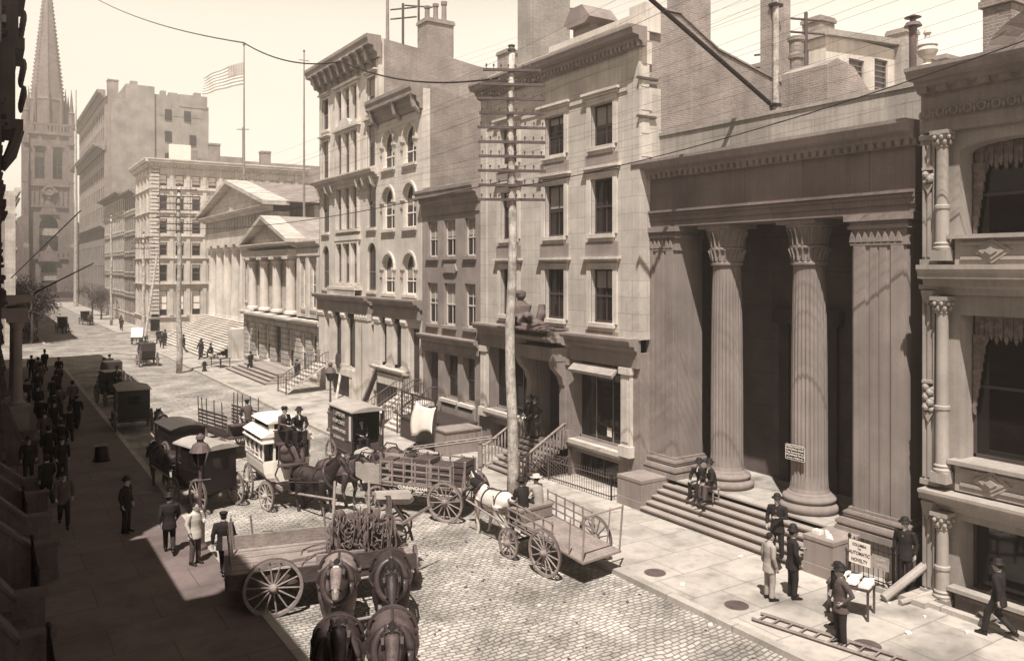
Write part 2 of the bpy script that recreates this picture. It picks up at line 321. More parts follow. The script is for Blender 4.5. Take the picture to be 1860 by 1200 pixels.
# ================= MERCHANT BANK WITH PORTICO =================
Bk=empty('bank_building',(20.6,17.4,0),'low granite bank with two tall fluted columns between square piers and a heavy plain entablature','building',world=True)
f=NF(20.6)
def part(name,mb,m,p): return mb.build(name,m,p)
m=like(f); 
m.box(21.21,22.6,-13.2,1.2 if 0 else .0,0,0) if 0 else None
def anta(u0,u1):
    a=like(f)
    a.box(u0,u1,-1.35,0,1.8,9.15)
    mid=(u0+u1)/2 
    a.box(u0+.06,u0+.42,0,.045,1.8,9.15); a.box(u1-.42,u1-.06,0,.045,1.8,9.15); 
    a.box(u0+.55,mid-.03,0,.025,1.8,9.15); a.box(mid+.03,u1-.55,0,.025,1.8,9.15)
    for (e,z0,z1) in [(.34,1.1,1.28)]+[(.24+.1*sin(pi*(k+.5)/8),1.28+.026*k,1.306+.026*k) for k in range(8)]+[(.2-.06*sin(pi*(k+.5)/5),1.488+.018*k,1.506+.018*k) for k in range(5)]+[(.12+.07*sin(pi*(k+.5)/6),1.578+.022*k,1.6+.022*k) for k in range(6)]+[(.08,1.71,1.8)]: a.box(u0-e,u1+e,-1.35-e,e,z0,z1)
    o=part('pier',a,M['bankp'],Bk)
    c=like(f)
    for (e,z0,z1) in((.05,9.15,9.22),(.02,9.22,9.6),(.1,9.6,9.7),(.06,9.7,9.82),(.18,9.82,10.0)): c.box(u0-e,u1+e,-1.35,e,z0,z1)
    k=u0+.1
    while k<u1-.1: c.ext([(k,9.24),(k+.16,9.24),(k+.14,9.4),(k+.08,9.56),(k+.02,9.4)],'n',.0,.07); k+=.2
    part('capital',c,M['bankp'],o)
anta(12.46,14.06); anta(21.1,22.62)
for y in(16.1,19.42):
    c=like(f); n=-.8
    pr=[(.66,1.63),(.60,1.68),(.565,1.8),(.545,2.2),(.54,4),(.525,6),(.5,7.6),(.47,8.62)]
    c.lathe((y,n),pr,96,(24,1.85,8.6)); o=part('column_shaft',c,M['bankp'],Bk)
    b=like(f); b.lathe((y,n),[(.86,1.12),(.9,1.18),(.91,1.25),(.88,1.33),(.78,1.35),(.74,1.4),(.78,1.43),(.8,1.48),(.78,1.54),(.7,1.56),(.66,1.62)],40); b2=part('column_base',b,M['bankp'],o); 
    for pp in b2.data.polygons: pp.use_smooth=True
    k=like(f); k.lathe((y,n),[(.5,8.6),(.55,8.63),(.55,8.7),(.5,8.72),(.5,8.95),(.53,9.1),(.60,9.14),(.6,9.2),(.54,9.22),(.55,9.5),(.64,9.75),(.7,9.8),(.7,9.86)],32)
    for i in range(20):
        a=2*pi*i/20; ca,sa=cos(a),sin(a)
        k.path([(y+.5*ca,n+.5*sa,8.76),(y+.55*ca,n+.55*sa,8.98),(y+.63*ca,n+.63*sa,9.12)],[(.07,.03),(.06,.03),(.03,.02)],5)
        k.path([(y+.54*ca,n+.54*sa,9.24),(y+.58*ca,n+.58*sa,9.5),(y+.68*ca,n+.68*sa,9.74)],[(.075,.025),(.06,.025),(.04,.02)],5)
    k.box(y-.7,y+.7,n-.7,n+.7,9.86,10.0); part('capital',k,M['bankp'],o)
# entablature
e=like(f); e.box(12.2,22.62,-1.5,.0,10.0,10.22); e.box(12.2,22.62,-1.5,.05,10.22,10.4); e.box(12.2,22.62,-1.5,.1,10.4,10.52); e.box(12.2,22.62,-1.5,.17,10.52,10.6)
part('architrave',e,M['bank'],Bk)
e=like(f); e.box(12.2,22.62,-3,.02,10.6,11.75); part('frieze',e,M['bank'],Bk)
e=like(f); cornice(e,12.1,22.75,11.75,12.4,.64,dent=1,dw=.13); part('cornice',e,M['bankp'],Bk)
e=like(f); e.box(12.15,22.7,-1.1,-.45,12.4,13.45); e.box(12.1,22.72,-1.15,-.4,13.4,13.52); part('parapet',e,mk('stained_parapet_stone',.34,var=.15,joint=(1.6,1.3,.015,.75,.5),wall=True,streak=.3),Bk)
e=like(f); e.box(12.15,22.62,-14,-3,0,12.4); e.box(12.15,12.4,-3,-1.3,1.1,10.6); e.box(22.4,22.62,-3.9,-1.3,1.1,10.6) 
wl=like(f); e2=part('wall',e,mk('shade_dark_granite',.11,var=.2,joint=(2.2,1.2,.014,.6,.5),wall=True),Bk)  # inner wall colour lowered to stand in for the portico's shade
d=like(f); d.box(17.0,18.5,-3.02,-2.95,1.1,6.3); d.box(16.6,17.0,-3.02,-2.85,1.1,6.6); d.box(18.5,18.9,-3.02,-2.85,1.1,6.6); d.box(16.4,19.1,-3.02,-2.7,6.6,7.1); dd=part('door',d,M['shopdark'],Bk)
# landing and stair
st=like(f); st.box(12.15,22.62,-3.0,.18,-.5,1.1); part('landing',st,M['flag'],Bk)
st=like(f)
for i in range(6): st.box(14.57,21.18,.18,1.5-.265*i,-.4,.295+.161*i-.001); st.box(14.57,21.18,1.5-.265*i-.03,1.585-.265*i,.25+.161*i,.30+.161*i)
part('stair',st,M['steps'],Bk)
for (a,b) in((13.62,14.56),(21.19,22.45)):
    st=like(f); st.box(a,b,.185,1.5,-.4,1.1); st.box(a-.02,b+.02,.17,1.53,-.3,.42); st.box(a-.015,b+.015,.17,1.52,1.06,1.16); part('plinth_block',st,M['bankp'],Bk)
ar=like(f); ar.box(8.5,13.6,.77,.98,-.5,.25); ar.box(12.0,13.62,.2,.77,-.5,.14); part('area_kerb',ar,M['kerb'],Bk)
# notice board hanging on column (a thing)
sg=empty('notice_board',(20.77,16.12,2.9),'small black board with white lettering fixed to the right column of the bank','sign')
sg.rotation_euler=(R(90),0,R(-90)); sg.scale=(.92,.66,1)
b=MB(); b.box(-.36,.36,-.34,.34,-.02,.02); b.build('board',M['ink'],sg,loc=(0,0,0)); b=MB()
for (q,w_) in((-.35,1),(.33,1)): b.box(-.38,.38,q,q+.02,.0,.035)
b.box(-.38,-.36,-.35,.35,0,.035); b.box(.36,.38,-.35,.35,0,.035); b.build('frame',M['blind'],sg)
for i,(t,sz,sx) in enumerate((("MERCHANTS'",.125,.92),("NATIONAL BANK,",.115,.78),("Has Removed to",.115,.85),("EXCHANGE PLACE",.12,.72),("Corner of William St",.09,.8))): text(t,sz,(0,.255-.127*i,.03),(0,0,0),sg,M['white'],sx=sx)
# side roof furniture of the bank
def chimney(parent,X,Y,w,d,z0,z1,m=None,pots=0,cap=.08,name='chimney'):
    c=MB(); c.box(X-w/2,X+w/2,Y-d/2,Y+d/2,z0,z1); c.box(X-w/2-cap,X+w/2+cap,Y-d/2-cap,Y+d/2+cap,z1-.25,z1-.08); c.box(X-w/2-cap*.5,X+w/2+cap*.5,Y-d/2-cap*.5,Y+d/2+cap*.5,z1-.08,z1+.02)
    o=c.build(name,m or M['brick'],parent)
    for i in range(pots):
        q=MB(); x=X+(i-(pots-1)/2)*w/max(1,pots)*.95; h=.9+.25*((i*7)%3); q.lathe((x,Y),[(.17,z1),(.15,z1+h*.8),(.2,z1+h*.85),(.2,z1+h)],10); q.build('chimney_pot',M['clay'],o)
    return o
# ================= RIGHT HAND ORNATE BUILDING =================
Rb=empty('ornate_building',(20.4,7,0),'ornate stone front with slim columns, carved pilaster and huge dark windows at the right edge','building',world=True)
f=NF(20.4); ops=[]
bays=[(8.3,10.95),(4.1,6.75)]
for (a,b) in bays: ops+=[(a,b,.45,2.25),(a,b,3.75,7.35,.0),(a,b,9.3,11.65,.25)]
w=like(f); wall(w,3.0,11.84,-.5,12.0,0,.75,ops); part('wall',w,M['iron_f'],Rb)
body(Rb,21.35,33,3.0,11.82,13.2,M['brick'])
for (a,b) in bays:
    for z0,z1,arch in((.45,2.25,0),(3.75,7.35,0),(9.3,11.65,.25)):
        o=window(Rb,f,a,b,z0,z1,-.72,arch=arch,cols=2,rows=2 if z0>1 else 1,m=M['sashd'],gm=M['glassb'])
        if z0>3:   # draped valance
            v=like(f); k=a+.05; i=0
            while k<b-.1: 
                v.ext([(k,z1-.03),(k+.11,z1-.03),(k+.1,z1-.5-.12*(i%2)),(k+.055,z1-.62-.1*(i%2)),(k+.01,z1-.5-.12*(i%2))],'n',-.62,-.56-.03*(i%2)); k+=.115; i+=1
            for s_ in(0,1):
                x0=a+.03 if s_==0 else b-.35
                for j in range(9): z=z1-.5-.22*j; wd=.32*(1-j/10); xx=x0 if s_==0 else b-.03-wd; v.ext([(xx,z),(xx+wd,z),(xx+wd*.9,z-.22),(xx,z-.26)],'n',-.62,-.55-.02*(j%2))
            v.build('valance',mk('valance_cloth',.17,var=.35,scale=6),o)
for (u,w_) in((11.62,.2),(7.55,.3),(3.3,.25)):     # tall outer pilasters in two storeys
    pz=like(f)
    for(z0,z1) in((.2,2.75),(3.0,8.1),(8.6,11.9)):
        pz.box(u-w_,u+w_,-.02,.16,z0,z1); pz.box(u-w_+.04,u-w_+.09,.16,.21,z0+.2,z1-.25); pz.box(u+w_-.09,u+w_-.04,.16,.21,z0+.2,z1-.25); pz.box(u-.04,u+.04,.16,.2,z0+.2,z1-.25)
        pz.box(u-w_-.04,u+w_+.04,-.02,.24,z1-.12,z1); pz.box(u-w_-.03,u+w_+.03,-.02,.22,z0,z0+.14)
    o=part('pilaster',pz,M['iron_f'],Rb)
    q=like(f)
    for z,n_ in((5.5,5),(10.9,2)):
        for j in range(n_): q.ell((u+.05*(-1)**j,.24,z-.13*j),(.1,.09,.1),8,6); q.ell((u-.08*(-1)**j,.22,z-.13*j-.05),(.07,.07,.07),6,5)
        q.box(u-.13,u+.13,.16,.3,z+.1,z+.17); q.ext([(u-.13,z-.13*n_),(u+.13,z-.13*n_),(u,z-.13*n_-.25)],'n',.16,.24)
    q.ext([(u-.16,2.6),(u+.16,2.6),(u+.12,2.35),(u,2.15),(u-.12,2.35)],'n',.16,.3); q.ext([(u-.16,7.95),(u+.16,7.95),(u+.12,7.75),(u,7.6),(u-.12,7.75)],'n',.16,.3)
    q.build('carving',M['iron_f'],o)
for u in(11.27,8.0,7.07,3.8):
    for(z0,z1) in((.15,2.35),(3.3,7.75),(8.85,11.9)):
        c=like(f); c.box(u-.21,u+.21,.0,.4,z0-.6 if z0<1 else z0-.15,z0+.12)
        zc=z1-.38; mid=z0+(z1-z0)*.38
        c.lathe((u,.2),[(.21,z0+.12),(.22,z0+.18),(.18,z0+.22),(.2,z0+.28),(.165,z0+.32),(.16,mid-.05),(.185,mid),(.185,mid+.07),(.15,mid+.1),(.14,zc),(.165,zc+.03),(.15,zc+.06)],24,(12,z0+.33,mid-.06) if z0>1 else None)
        c.lathe((u,.2),[(.15,zc+.06),(.16,zc+.2),(.21,z1-.06),(.21,z1-.04)],12)
        for i in range(8): a=2*pi*i/8; c.ell((u+.19*cos(a),.2+.19*sin(a),zc+.14),(.05,.05,.07),6,4); c.ell((u+.23*cos(a+.4),.2+.23*sin(a+.4),zc+.26),(.05,.05,.06),6,4)
        c.box(u-.22,u+.22,-.02,.4,z1-.04,z1+.06); part('column',c,M['iron_f'],Rb)
for(z0,z1,p_) in((2.45,2.95,.55),(7.85,8.6,.62)):
    c=like(f); cornice(c,2.95,11.72,z0,z1,p_); 
    part('string_course',c,M['iron_f'],Rb)
for(a,b) in bays:
    for z in(3.15,8.72,.0):
        c=like(f); c.box(a-.05,b+.05,0,.12,z-.15,z+.6); c.box(a+.1,b-.1,.12,.16,z,z+.08); c.box(a+.1,b-.1,.12,.16,z+.35,z+.43); mu=b-.85
        for k,h in((.3,.05),(.2,.1),(.1,.15)): c.ext([(mu-k*1.5,z+.21),(mu,z+.21-k),(mu+k*1.5,z+.21),(mu,z+.21+k)],'n',.12,.14+h*.6)
        c.box(a-.15,b+.15,0,.3,z+.52,z+.62); part('panel',c,M['iron_f'],Rb)
c=like(f); c.box(2.95,11.86,-.2,.2,11.95,12.25); c.box(2.95,11.86,-.2,.14,12.25,12.95); cornice(c,2.85,11.9,12.95,13.55,.85,dent=1,dw=.25)
u=3.2
while u<11.8: c.tor((u,.16,12.45),.1,.035,(0,1,0),8,4); c.ell((u+.17,.15,12.42),(.05,.05,.1),6,4); u+=.34
part('cornice',c,M['brown'],Rb)
c=like(f)       # curved pediment
q=[(9.2-4.6*0,13.55)]; arc=[(7.5+2.6*cos(pi*t/16),13.55+1.15*sin(pi*t/16)) for t in range(17)]; arc2=[(7.5+2.1*cos(pi*t/16),13.55+.8*sin(pi*t/16)) for t in range(17)]
for i in range(16): c.hull8([(arc[i][0],-.1,arc[i][1]),(arc[i+1][0],-.1,arc[i+1][1]),(arc2[i+1][0],-.1,arc2[i+1][1]),(arc2[i][0],-.1,arc2[i][1]),(arc[i][0],.45,arc[i][1]),(arc[i+1][0],.45,arc[i+1][1]),(arc2[i+1][0],.3,arc2[i+1][1]),(arc2[i][0],.3,arc2[i][1])])
c.ext(arc2,'n',-.1,.3); part('pediment',c,M['brown'],Rb)
c=like(f); c.lathe((11.6,.3),[(.22,13.55),(.22,13.65),(.1,13.7),(.08,13.8),(.2,13.9),(.25,14.02),(.22,14.12),(.25,14.15),(.23,14.2),(.13,14.28),(.07,14.32),(.06,14.42),(.1,14.47),(.08,14.54),(.02,14.64)],20); part('urn_finial',c,M['limeplain'],Rb)
chimney(Rb,22.2,10.75,.8,.7,13,15.5)
pipe=MB(); pipe.lathe((26.5,15.8),[(.12,12),(.12,16.6),(.14,16.6),(.14,16.7),(.3,16.72),(.22,16.85),(.1,16.9),(.1,17.0),(.28,17.02),(.05,17.12)],10); tag(pipe.build('vent_pipe',M['irong']),'tall thin metal vent pipe with double cowl above the bank roof','vent pipe')
# ================= STONE BANK WITH STATUE (4 storeys) =================
Cb=empty('stone_building',(20.1,28,0),'light ashlar building with tall windows, plain frieze and a reclining statue over its porch','building',world=True)
f=NF(20.1); cols=[(23.87,25.22),(26.97,28.35),(30.5,31.9)]
ops=[]
for(a,b) in cols: ops+=[(a,b,13.25,14.9),(a,b,9.85,12.0),(a,b,6.4,8.48)]
w=like(f); wall(w,22.35,33.6,5.9,15.15,0,.29,ops); part('wall',w,M['lime'],Cb)
w=like(f); w.box(22.5,33.6,-.4,.0,15.15,16.75); w.box(22.42,33.6,-.4,.05,15.1,15.25); w.box(22.33,23.0,-.41,.07,5.9,17.0) ; w.box(33.1,33.6,-.41,.07,5.9,17.0); part('frieze',w,M['lime'],Cb)
w=like(f); cornice(w,22.05,33.7,16.55,17.25,.72,dent=1,dw=.12); part('cornice',w,M['brown'],Cb)
w=like(f); w.box(22.4,33.6,-.9,-.3,17.2,17.75); w.box(22.3,23.2,-.95,-.2,17.2,18.25); w.box(22.4,28.5,-.9,-.29,17.75,18.0); part('parapet',w,M['limeplain'],Cb)
# side wall: brick gable
w=EF(22.42); w.ext([(20.5,12.0),(34,11.0),(34,14.9),(27.1,16.4),(24.2,17.05),(22.2,18.1),(20.5,18.1)],'n',-.4,0); part('side_wall',w,M['brick'],Cb)
w=EF(22.42); 
for (x0,z0,x1,z1) in((20.5,18.15,22.2,18.15),(22.2,18.1,24.2,17.08),(24.2,17.08,27.1,16.42),(27.1,16.42,34,14.92)): w.hull8([(x0,-.45,z0),(x1,-.45,z1),(x1,.06,z1),(x0,.06,z0),(x0,-.45,z0+.07),(x1,-.45,z1+.07),(x1,.06,z1+.07),(x0,.06,z0+.07)])
part('coping',w,M['brown'],Cb)
w=EF(22.35); 
for i in range(6): z=12.6+i*.85; w.box(20.12,20.5 if i%2 else 20.62,-.3,.035,z,z+.8)
part('quoins',w,M['limeplain'],Cb)
for z,l in((15.4,1.0),(14.0,.9)): w=EF(22.35); w.box(19.9,19.9+l,0,.1,z,z+.09); part('bracket_arm',w,M['arm'],Cb)
body(Cb,21.0,33,22.66,33.55,16.3,M['brick']); 
w=MB(); w.ext([(22.7,17.1),(33.5,17.1),(33.5,16.3),(22.7,16.3)],'u',20.6,24) ; part('roof',w,M['tar'],Cb)
chimney(Cb,23.1,22.9,1.45,.9,17.1,20.8,M['brick']); 
chimney(Cb,21.9,31,2.2,1.1,17.0,21.6,M['brickp'])
w=MB(); w.box(21.4,22.4,26.9,28.1,17.6,18.9); w.ext([(26.6,19.0),(28.4,19.0),(28.1,18.8),(26.9,18.8)],'u',21.1,22.7); w.ext([(26.6,19.0),(28.4,19.0),(27.9,19.6),(27.1,19.6)],'u',21.1,22.7); tag(part('roof_hood',w,mk('zinc_hood',.2),Cb))
for i,(a,b) in enumerate(cols):
    for j,(z0,z1) in enumerate(((6.4,8.48),(9.85,12.0),(13.25,14.9))):
        o=window(Cb,f,a,b,z0,z1,-.27,cols=2,rows=2,m=M['sashd'],sill=.16,hood=.22 if j!=1 else .2,surr=.24,blind=(.35,.0,.5,0,.45,.2,0,.3,.55)[i*3+j],sm=M['limeplain'])
        t=like(f); t.box(a-.3,b+.3,-.02,.07,z0-.95 if j else z0-.5,z0-.3); t.build('apron_panel',M['brown'],o)
# ground storey of C
gf=like(f); cornice(gf,22.4,33.65,5.35,5.95,.55); gf.box(22.4,33.6,-.1,.12,4.85,5.35); o=part('entablature',gf,M['brown'],Cb)
ops=[(23.4,26.5,1.65,4.8),(23.6,26.5,-.3,1.15),(27.0,28.8,1.25,4.75),(29.6,32.9,1.95,4.8),(31.3,32.9,-.3,1.3)]
w=like(f); wall(w,22.38,33.6,-.45,5.4,-.02,.6,ops); part('wall',w,M['brown'],Cb)
for u in(23.0,26.75,29.2,33.2):
    c=like(f); c.box(u-.25,u+.25,0,.18,1.9,4.6); c.box(u-.3,u+.3,0,.26,4.6,4.85); c.box(u-.32,u+.32,0,.26,1.55,1.95); c.box(u-.17,u+.17,.18,.21,2.1,4.4); part('pilaster',c,M['limeplain'] if u<23.2 or u>33 else M['brown'],Cb)
window(Cb,f,23.4,26.5,1.65,4.8,-.5,cols=3,rows=1,m=M['brown'],gm=M['glassb'],sill=.25,sm=M['limeplain']); window(Cb,f,29.6,32.9,1.95,4.8,-.5,cols=3,rows=1,m=M['brown'],gm=M['glassb'],sill=.3,sm=M['limeplain'])
window(Cb,f,23.6,26.5,-.3,1.15,-.55,cols=2,rows=1,m=M['sashd'],gm=M['glassb'])
d=like(f); d.box(27.0,28.8,-.75,-.6,1.25,4.75); d.box(27.1,27.85,-.6,-.55,1.3,3.6); d.box(27.95,28.7,-.6,-.55,1.3,3.6); part('door',d,M['shopdark'],Cb)
pt=like(f)     # porch with consoles carrying the statue ledge
pt.box(26.6,29.4,-.1,.9,4.75,5.3); cornice(pt,26.4,29.6,5.3,5.75,1.25); pt.box(26.6,29.5,.0,1.0,5.75,5.95)
for u in(26.8,29.2): pt.ext([(.02,3.7),(.3,3.75),(.4,4.1),(.75,4.45),(.85,4.75),(.02,4.75)],'u',u-.18,u+.18); pt.box(u-.2,u+.2,0,.25,1.2,3.9)
part('porch',pt,M['brown'],Cb)
aw=like(f); aw.ext([(.02,4.72),(.08,4.76),(.42,4.5),(.38,4.38)],'u',23.5,26.2); part('awning',aw,M['canvas'],Cb)
for (y,z) in ((24.6,1.95),): 
    n_=like(f); n_.box(y-.13,y+.13,-.42,-.4,z,z+.35); part('card',n_,M['paper'],Cb)
# stoop of C
sp=like(f)
for i in range(8): sp.box(26.75,29.35,-.1,2.25-.26*i,-.3,.12+.145*(i+1)); sp.box(26.72,29.38,2.22-.26*i,2.33-.26*i,.21+.145*i,.27+.145*i)
part('stoop',sp,M['brown'],Cb)
for u in(26.62,29.48):
    r_=like(f); r_.path([(u,2.55,.2),(u,2.55,1.1)],[.12,.1],8); r_.ell((u,2.55,1.22),(.12,.12,.12)); r_.path([(u,2.55,1.0),(u,2.2,1.12),(u,.3,2.2),(u,0,2.2)],.05,6)
    for i in range(13): n_=2.3-.165*i; z=.25+i*.088; r_.path([(u,n_,z),(u,n_,z+.45),(u,n_,z+.85)],[.025,.05,.025],6)
    part('railing',r_,M['brown'],Cb)
lt=like(f)      # lattice below the stoop, right side
lt.box(26.45,26.55,.05,.15,-.2,1.2)
for i in range(14):
    a=.1+i*.16; lt.path([(26.5,a,0.12),(26.5,min(2.2,a+.9),.12+min(.9,2.2-a)*.9)],.015,4) ; lt.path([(26.5,a,min(.12+a,1.1)),(26.5,max(.1,a-.8),min(1.15-a*.35,.12+.9))],.015,4)
part('lattice',lt,M['irong'],Cb)
# statue
def statue():
    s=MB(); 
    s.path([(0,.45,.12),(0,.3,.2),(0,.05,.45),(0,-.02,.75),(0,-.03,.95)],[(.2,.17),(.27,.2),(.24,.19),(.28,.2),(.14,.12)],12)
    s.path([(0,-.03,.9),(0,-.02,1.05)],.085); s.ell((0,0,1.16),(.13,.15,.17)); s.ell((.0,-.03,1.24),(.16,.17,.12))
    s.path([(.12,.3,.2),(.15,.55,.5),(.12,.95,.22),(.12,1.15,.1)],[.16,.13,.1,.07]); s.path([(-.1,.3,.15),(-.05,.75,.2),(0,1.2,.12),(0,1.35,.1)],[.17,.14,.1,.07])
    s.path([(.26,-.03,.82),(.36,.0,.55),(.3,.25,.42)],[.09,.075,.05]); s.path([(-.26,-.03,.82),(-.34,-.2,.55),(-.25,-.25,.3)],[.09,.075,.05])
    s.ell((.05,.75,.12),(.3,.5,.14)); s.ell((-.1,-.3,.2),(.3,.25,.2)); s.ell((0,1.2,.06),(.25,.3,.1)); s.path([(-.2,.45,.1),(-.3,.5,.5),(-.35,.45,.85)],[.1,.12,.09]); s.box(-.35,.38,-.6,1.5,-.02,.07); return s
me=bake(statue(),'figure',M['bronze'],.03,1); o=bpy.data.objects.new('statue',me); COL.objects.link(o); o.location=(19.35,29.1,5.97); o.rotation_euler=(0,0,pi); o.scale=(1.7,1.6,1.2)
tag(o,'dark carved reclining figure on the ledge above the porch of the light stone building','statue')
# ================= NARROW BROWNSTONE =================
Db=empty('narrow_brownstone',(20,37,0),'narrow three storey brownstone with plain windows between taller light fronts','building',world=True)
f=NF(20.0); cols=[(34.05,35.1),(36.05,37.25),(37.98,39.12)]; ops=[]
for(a,b) in cols: ops+=[(a,b,9.12,11.0),(a,b,5.6,7.76)]
w=like(f); wall(w,33.61,39.74,4.9,12.0,0,.24,ops); part('wall',w,M['brown'],Db)
w=like(f); cornice(w,33.6,39.74,11.75,12.65,.5); w.box(33.65,39.74,0,.06,11.3,11.75); part('cornice',w,M['brown'],Db)
body(Db,20.9,32,33.62,39.7,12.5,M['brick']); w=MB(); w.box(20.0,32,33.65,39.7,12.5,12.85); part('parapet',w,M['brickp'],Db)
for i,(a,b) in enumerate(cols):
    window(Db,f,a,b,9.12,11.0,-.22,m=M['white'] if 0 else M['blind'],sill=.14,sm=M['brown'],blind=.45); window(Db,f,a,b,5.6,7.76,-.22,m=M['blind'],sill=.14,sm=M['brown'],blind=(.3,.5,.4)[i])
w=like(f); cornice(w,33.62,39.74,4.6,5.05,.4); w.box(33.62,39.74,-.1,.1,4.3,4.6); part('entablature',w,M['brown'],Db)
w=like(f); wall(w,33.61,39.74,-.45,4.35,-.05,.5,[(34.2,35.4,1.85,4.1),(35.9,37.35,1.85,4.1),(38.0,39.55,1.4,4.1),(34.2,37.2,-.3,.6)]); part('wall',w,M['brown'],Db)
for(a,b) in((34.2,35.4),(35.9,37.35)): window(Db,f,a,b,1.85,4.1,-.4,m=M['brown'],gm=M['glassb'],cols=1,sill=.2,sm=M['limeplain'])
d=like(f); d.box(38.0,39.55,-.6,-.5,1.4,4.1); d.box(38.1,38.9,-.5,-.45,1.5,3.4); d.box(38.95,39.5,-.5,-.45,1.5,3.4); part('door',d,M['shopdark'],Db); d=like(f); d.box(34.2,37.2,-.6,-.5,-.3,.6); part('basement_window',d,M['glassb'],Db)
w=like(f); w.ext([(36.0,8.25),(37.1,8.25),(37.3,8.4),(37.1,8.75),(36.0,8.75),(35.8,8.4)],'n',0,.1); w.ext([(36.05,8.3),(37.05,8.3),(37.05,8.7),(36.05,8.7)],'n',.1,.13); part('plaque',w,M['brown'],Db)
w=like(f); w.box(34.0,37.3,.0,.12,.85,1.75); part('fascia_sign',w,M['brown'],Db)
text('BROKERS & BANKERS',.0001,(0,0,-5),(0,0,0),None,M['ink']) if 0 else None
n_=like(f); n_.box(38.35-.2+.0,38.45+.15,.0,.03,1.9,2.6); 
# stairs to the brownstone, ending in an iron stoop
def iron_stoop(parent,f,u0,u1,n0,n1,z1,k=10,m=None,side=1):
    s_=like(f)
    for i in range(k):
        n=n0+(n1-n0)*i/k; z=.13+(z1-.13)*(i+1)/k; s_.box(u0,u1,n-(n0-n1)/k-.03,n,z-.05,z); 
        for t in range(9):
            uu=u0+(u1-u0)*(t+.5)/9; s_.box(uu-.03,uu+.03,n-.03,n-.01,z-(z1-.13)/k,z-.05)
    s_.hull8([(u0-.04,n0,.13),(u0,n0,.13),(u0,n1,z1-.05),(u0-.04,n1,z1-.05),(u0-.04,n0,.28),(u0,n0,.28),(u0,n1,z1+.1),(u0-.04,n1,z1+.1)]); s_.hull8([(u1,n0,.13),(u1+.04,n0,.13),(u1+.04,n1,z1-.05),(u1,n1,z1-.05),(u1,n0,.28),(u1+.04,n0,.28),(u1+.04,n1,z1+.1),(u1,n1,z1+.1)])
    s_.box(u0,u1,-.02,n1,z1-.08,z1); part('stoop',s_,m or M['limeplain'],parent)
    for u in(u0-.02,u1+.02):
        r_=like(f); rail(r_,(u,n0,.13),(u,n1,z1),.9,14,.012,.03); rail(r_,(u,n1,z1),(u,0,z1),.9,4,.012,.03); r_.path([(u,n0,.1),(u,n0,1.15)],.05,6); r_.ell((u,n0,1.2),(.07,.07,.08)); part('railing',r_,M['irong'],parent)
iron_stoop(Db,f,38.0,39.6,2.3,.5,1.4,7)
# ================= ARCHED WINDOW BUILDING =================
Eb=empty('arched_window_building',(20,43,0),'narrow pale building with round arched windows beside a bare brick party wall','building',world=True)
f=NF(20.0); cols=[(40.5,42.1),(43.3,44.95)]; ops=[]; rows=[(14.4,16.6),(10.8,13.3),(7.05,9.38)]
for(a,b) in cols:
    for(z0,z1) in rows: ops.append((a,b,z0,z1,.8))
w=like(f); wall(w,39.76,45.9,6.7,17.4,0,.3,ops); part('wall',w,M['limeplain'],Eb)
for(a,b) in cols:
    for j,(z0,z1) in enumerate(rows):
        o=window(Eb,f,a,b,z0,z1,-.26,arch=.8,m=M['white'],sill=.15,blind=(.0,.25,.4)[j])
        t=like(f); q=[((a+b)/2-(.8+.14)*cos(pi*i/12),z1-.8+(.8+.14)*sin(pi*i/12)) for i in range(13)]; qi=[((a+b)/2-.8*cos(pi*i/12),z1-.8+.8*sin(pi*i/12)) for i in range(13)]
        for i in range(12): t.hull8([(q[i][0],-.01,q[i][1]),(q[i+1][0],-.01,q[i+1][1]),(qi[i+1][0],-.01,qi[i+1][1]),(qi[i][0],-.01,qi[i][1]),(q[i][0],.09,q[i][1]),(q[i+1][0],.09,q[i+1][1]),(qi[i+1][0],.09,qi[i+1][1]),(qi[i][0],.09,qi[i][1])])
        for u in(a-.07,b+.07): t.box(u-.14,u+.14,-.01,.2,z1-.95,z1-.8); t.ext([(u-.1,z1-.95),(u+.1,z1-.95),(u,z1-1.4)],'n',0,.14)
        t.build('arch_moulding',M['limeplain'],o)
w=like(f); cornice(w,39.7,46,17.2,18.5,.75); 
for u in(39.95,42.4,45.6): w.path([(u,.05,17.0),(u,.4,17.3),(u,.55,17.8),(u,.7,18.0)],[.12,.16,.14,.16],8)
part('cornice',w,M['brown'],Eb)
w=EF(39.72); w.ext([(20.45,12.0),(34,12.0),(34,15.8),(20.45,18.5)],'n',-.4,0); part('side_wall',w,M['brick'],Eb); w=EF(39.76); w.box(20.02,20.46,-.4,.07,6.7,18.3); part('quoins',w,M['limeplain'],Eb)
w=EF(39.7); w.path([(27,.15,12.2),(27,.15,17.4)],.13,8); w.path([(27,.15,17.4),(27,-.3,17.7)],.16,8); part('drain_pipe',w,M['irong'],Eb)
body(Eb,20.95,34,40.15,45.85,15.7,M['brick'])
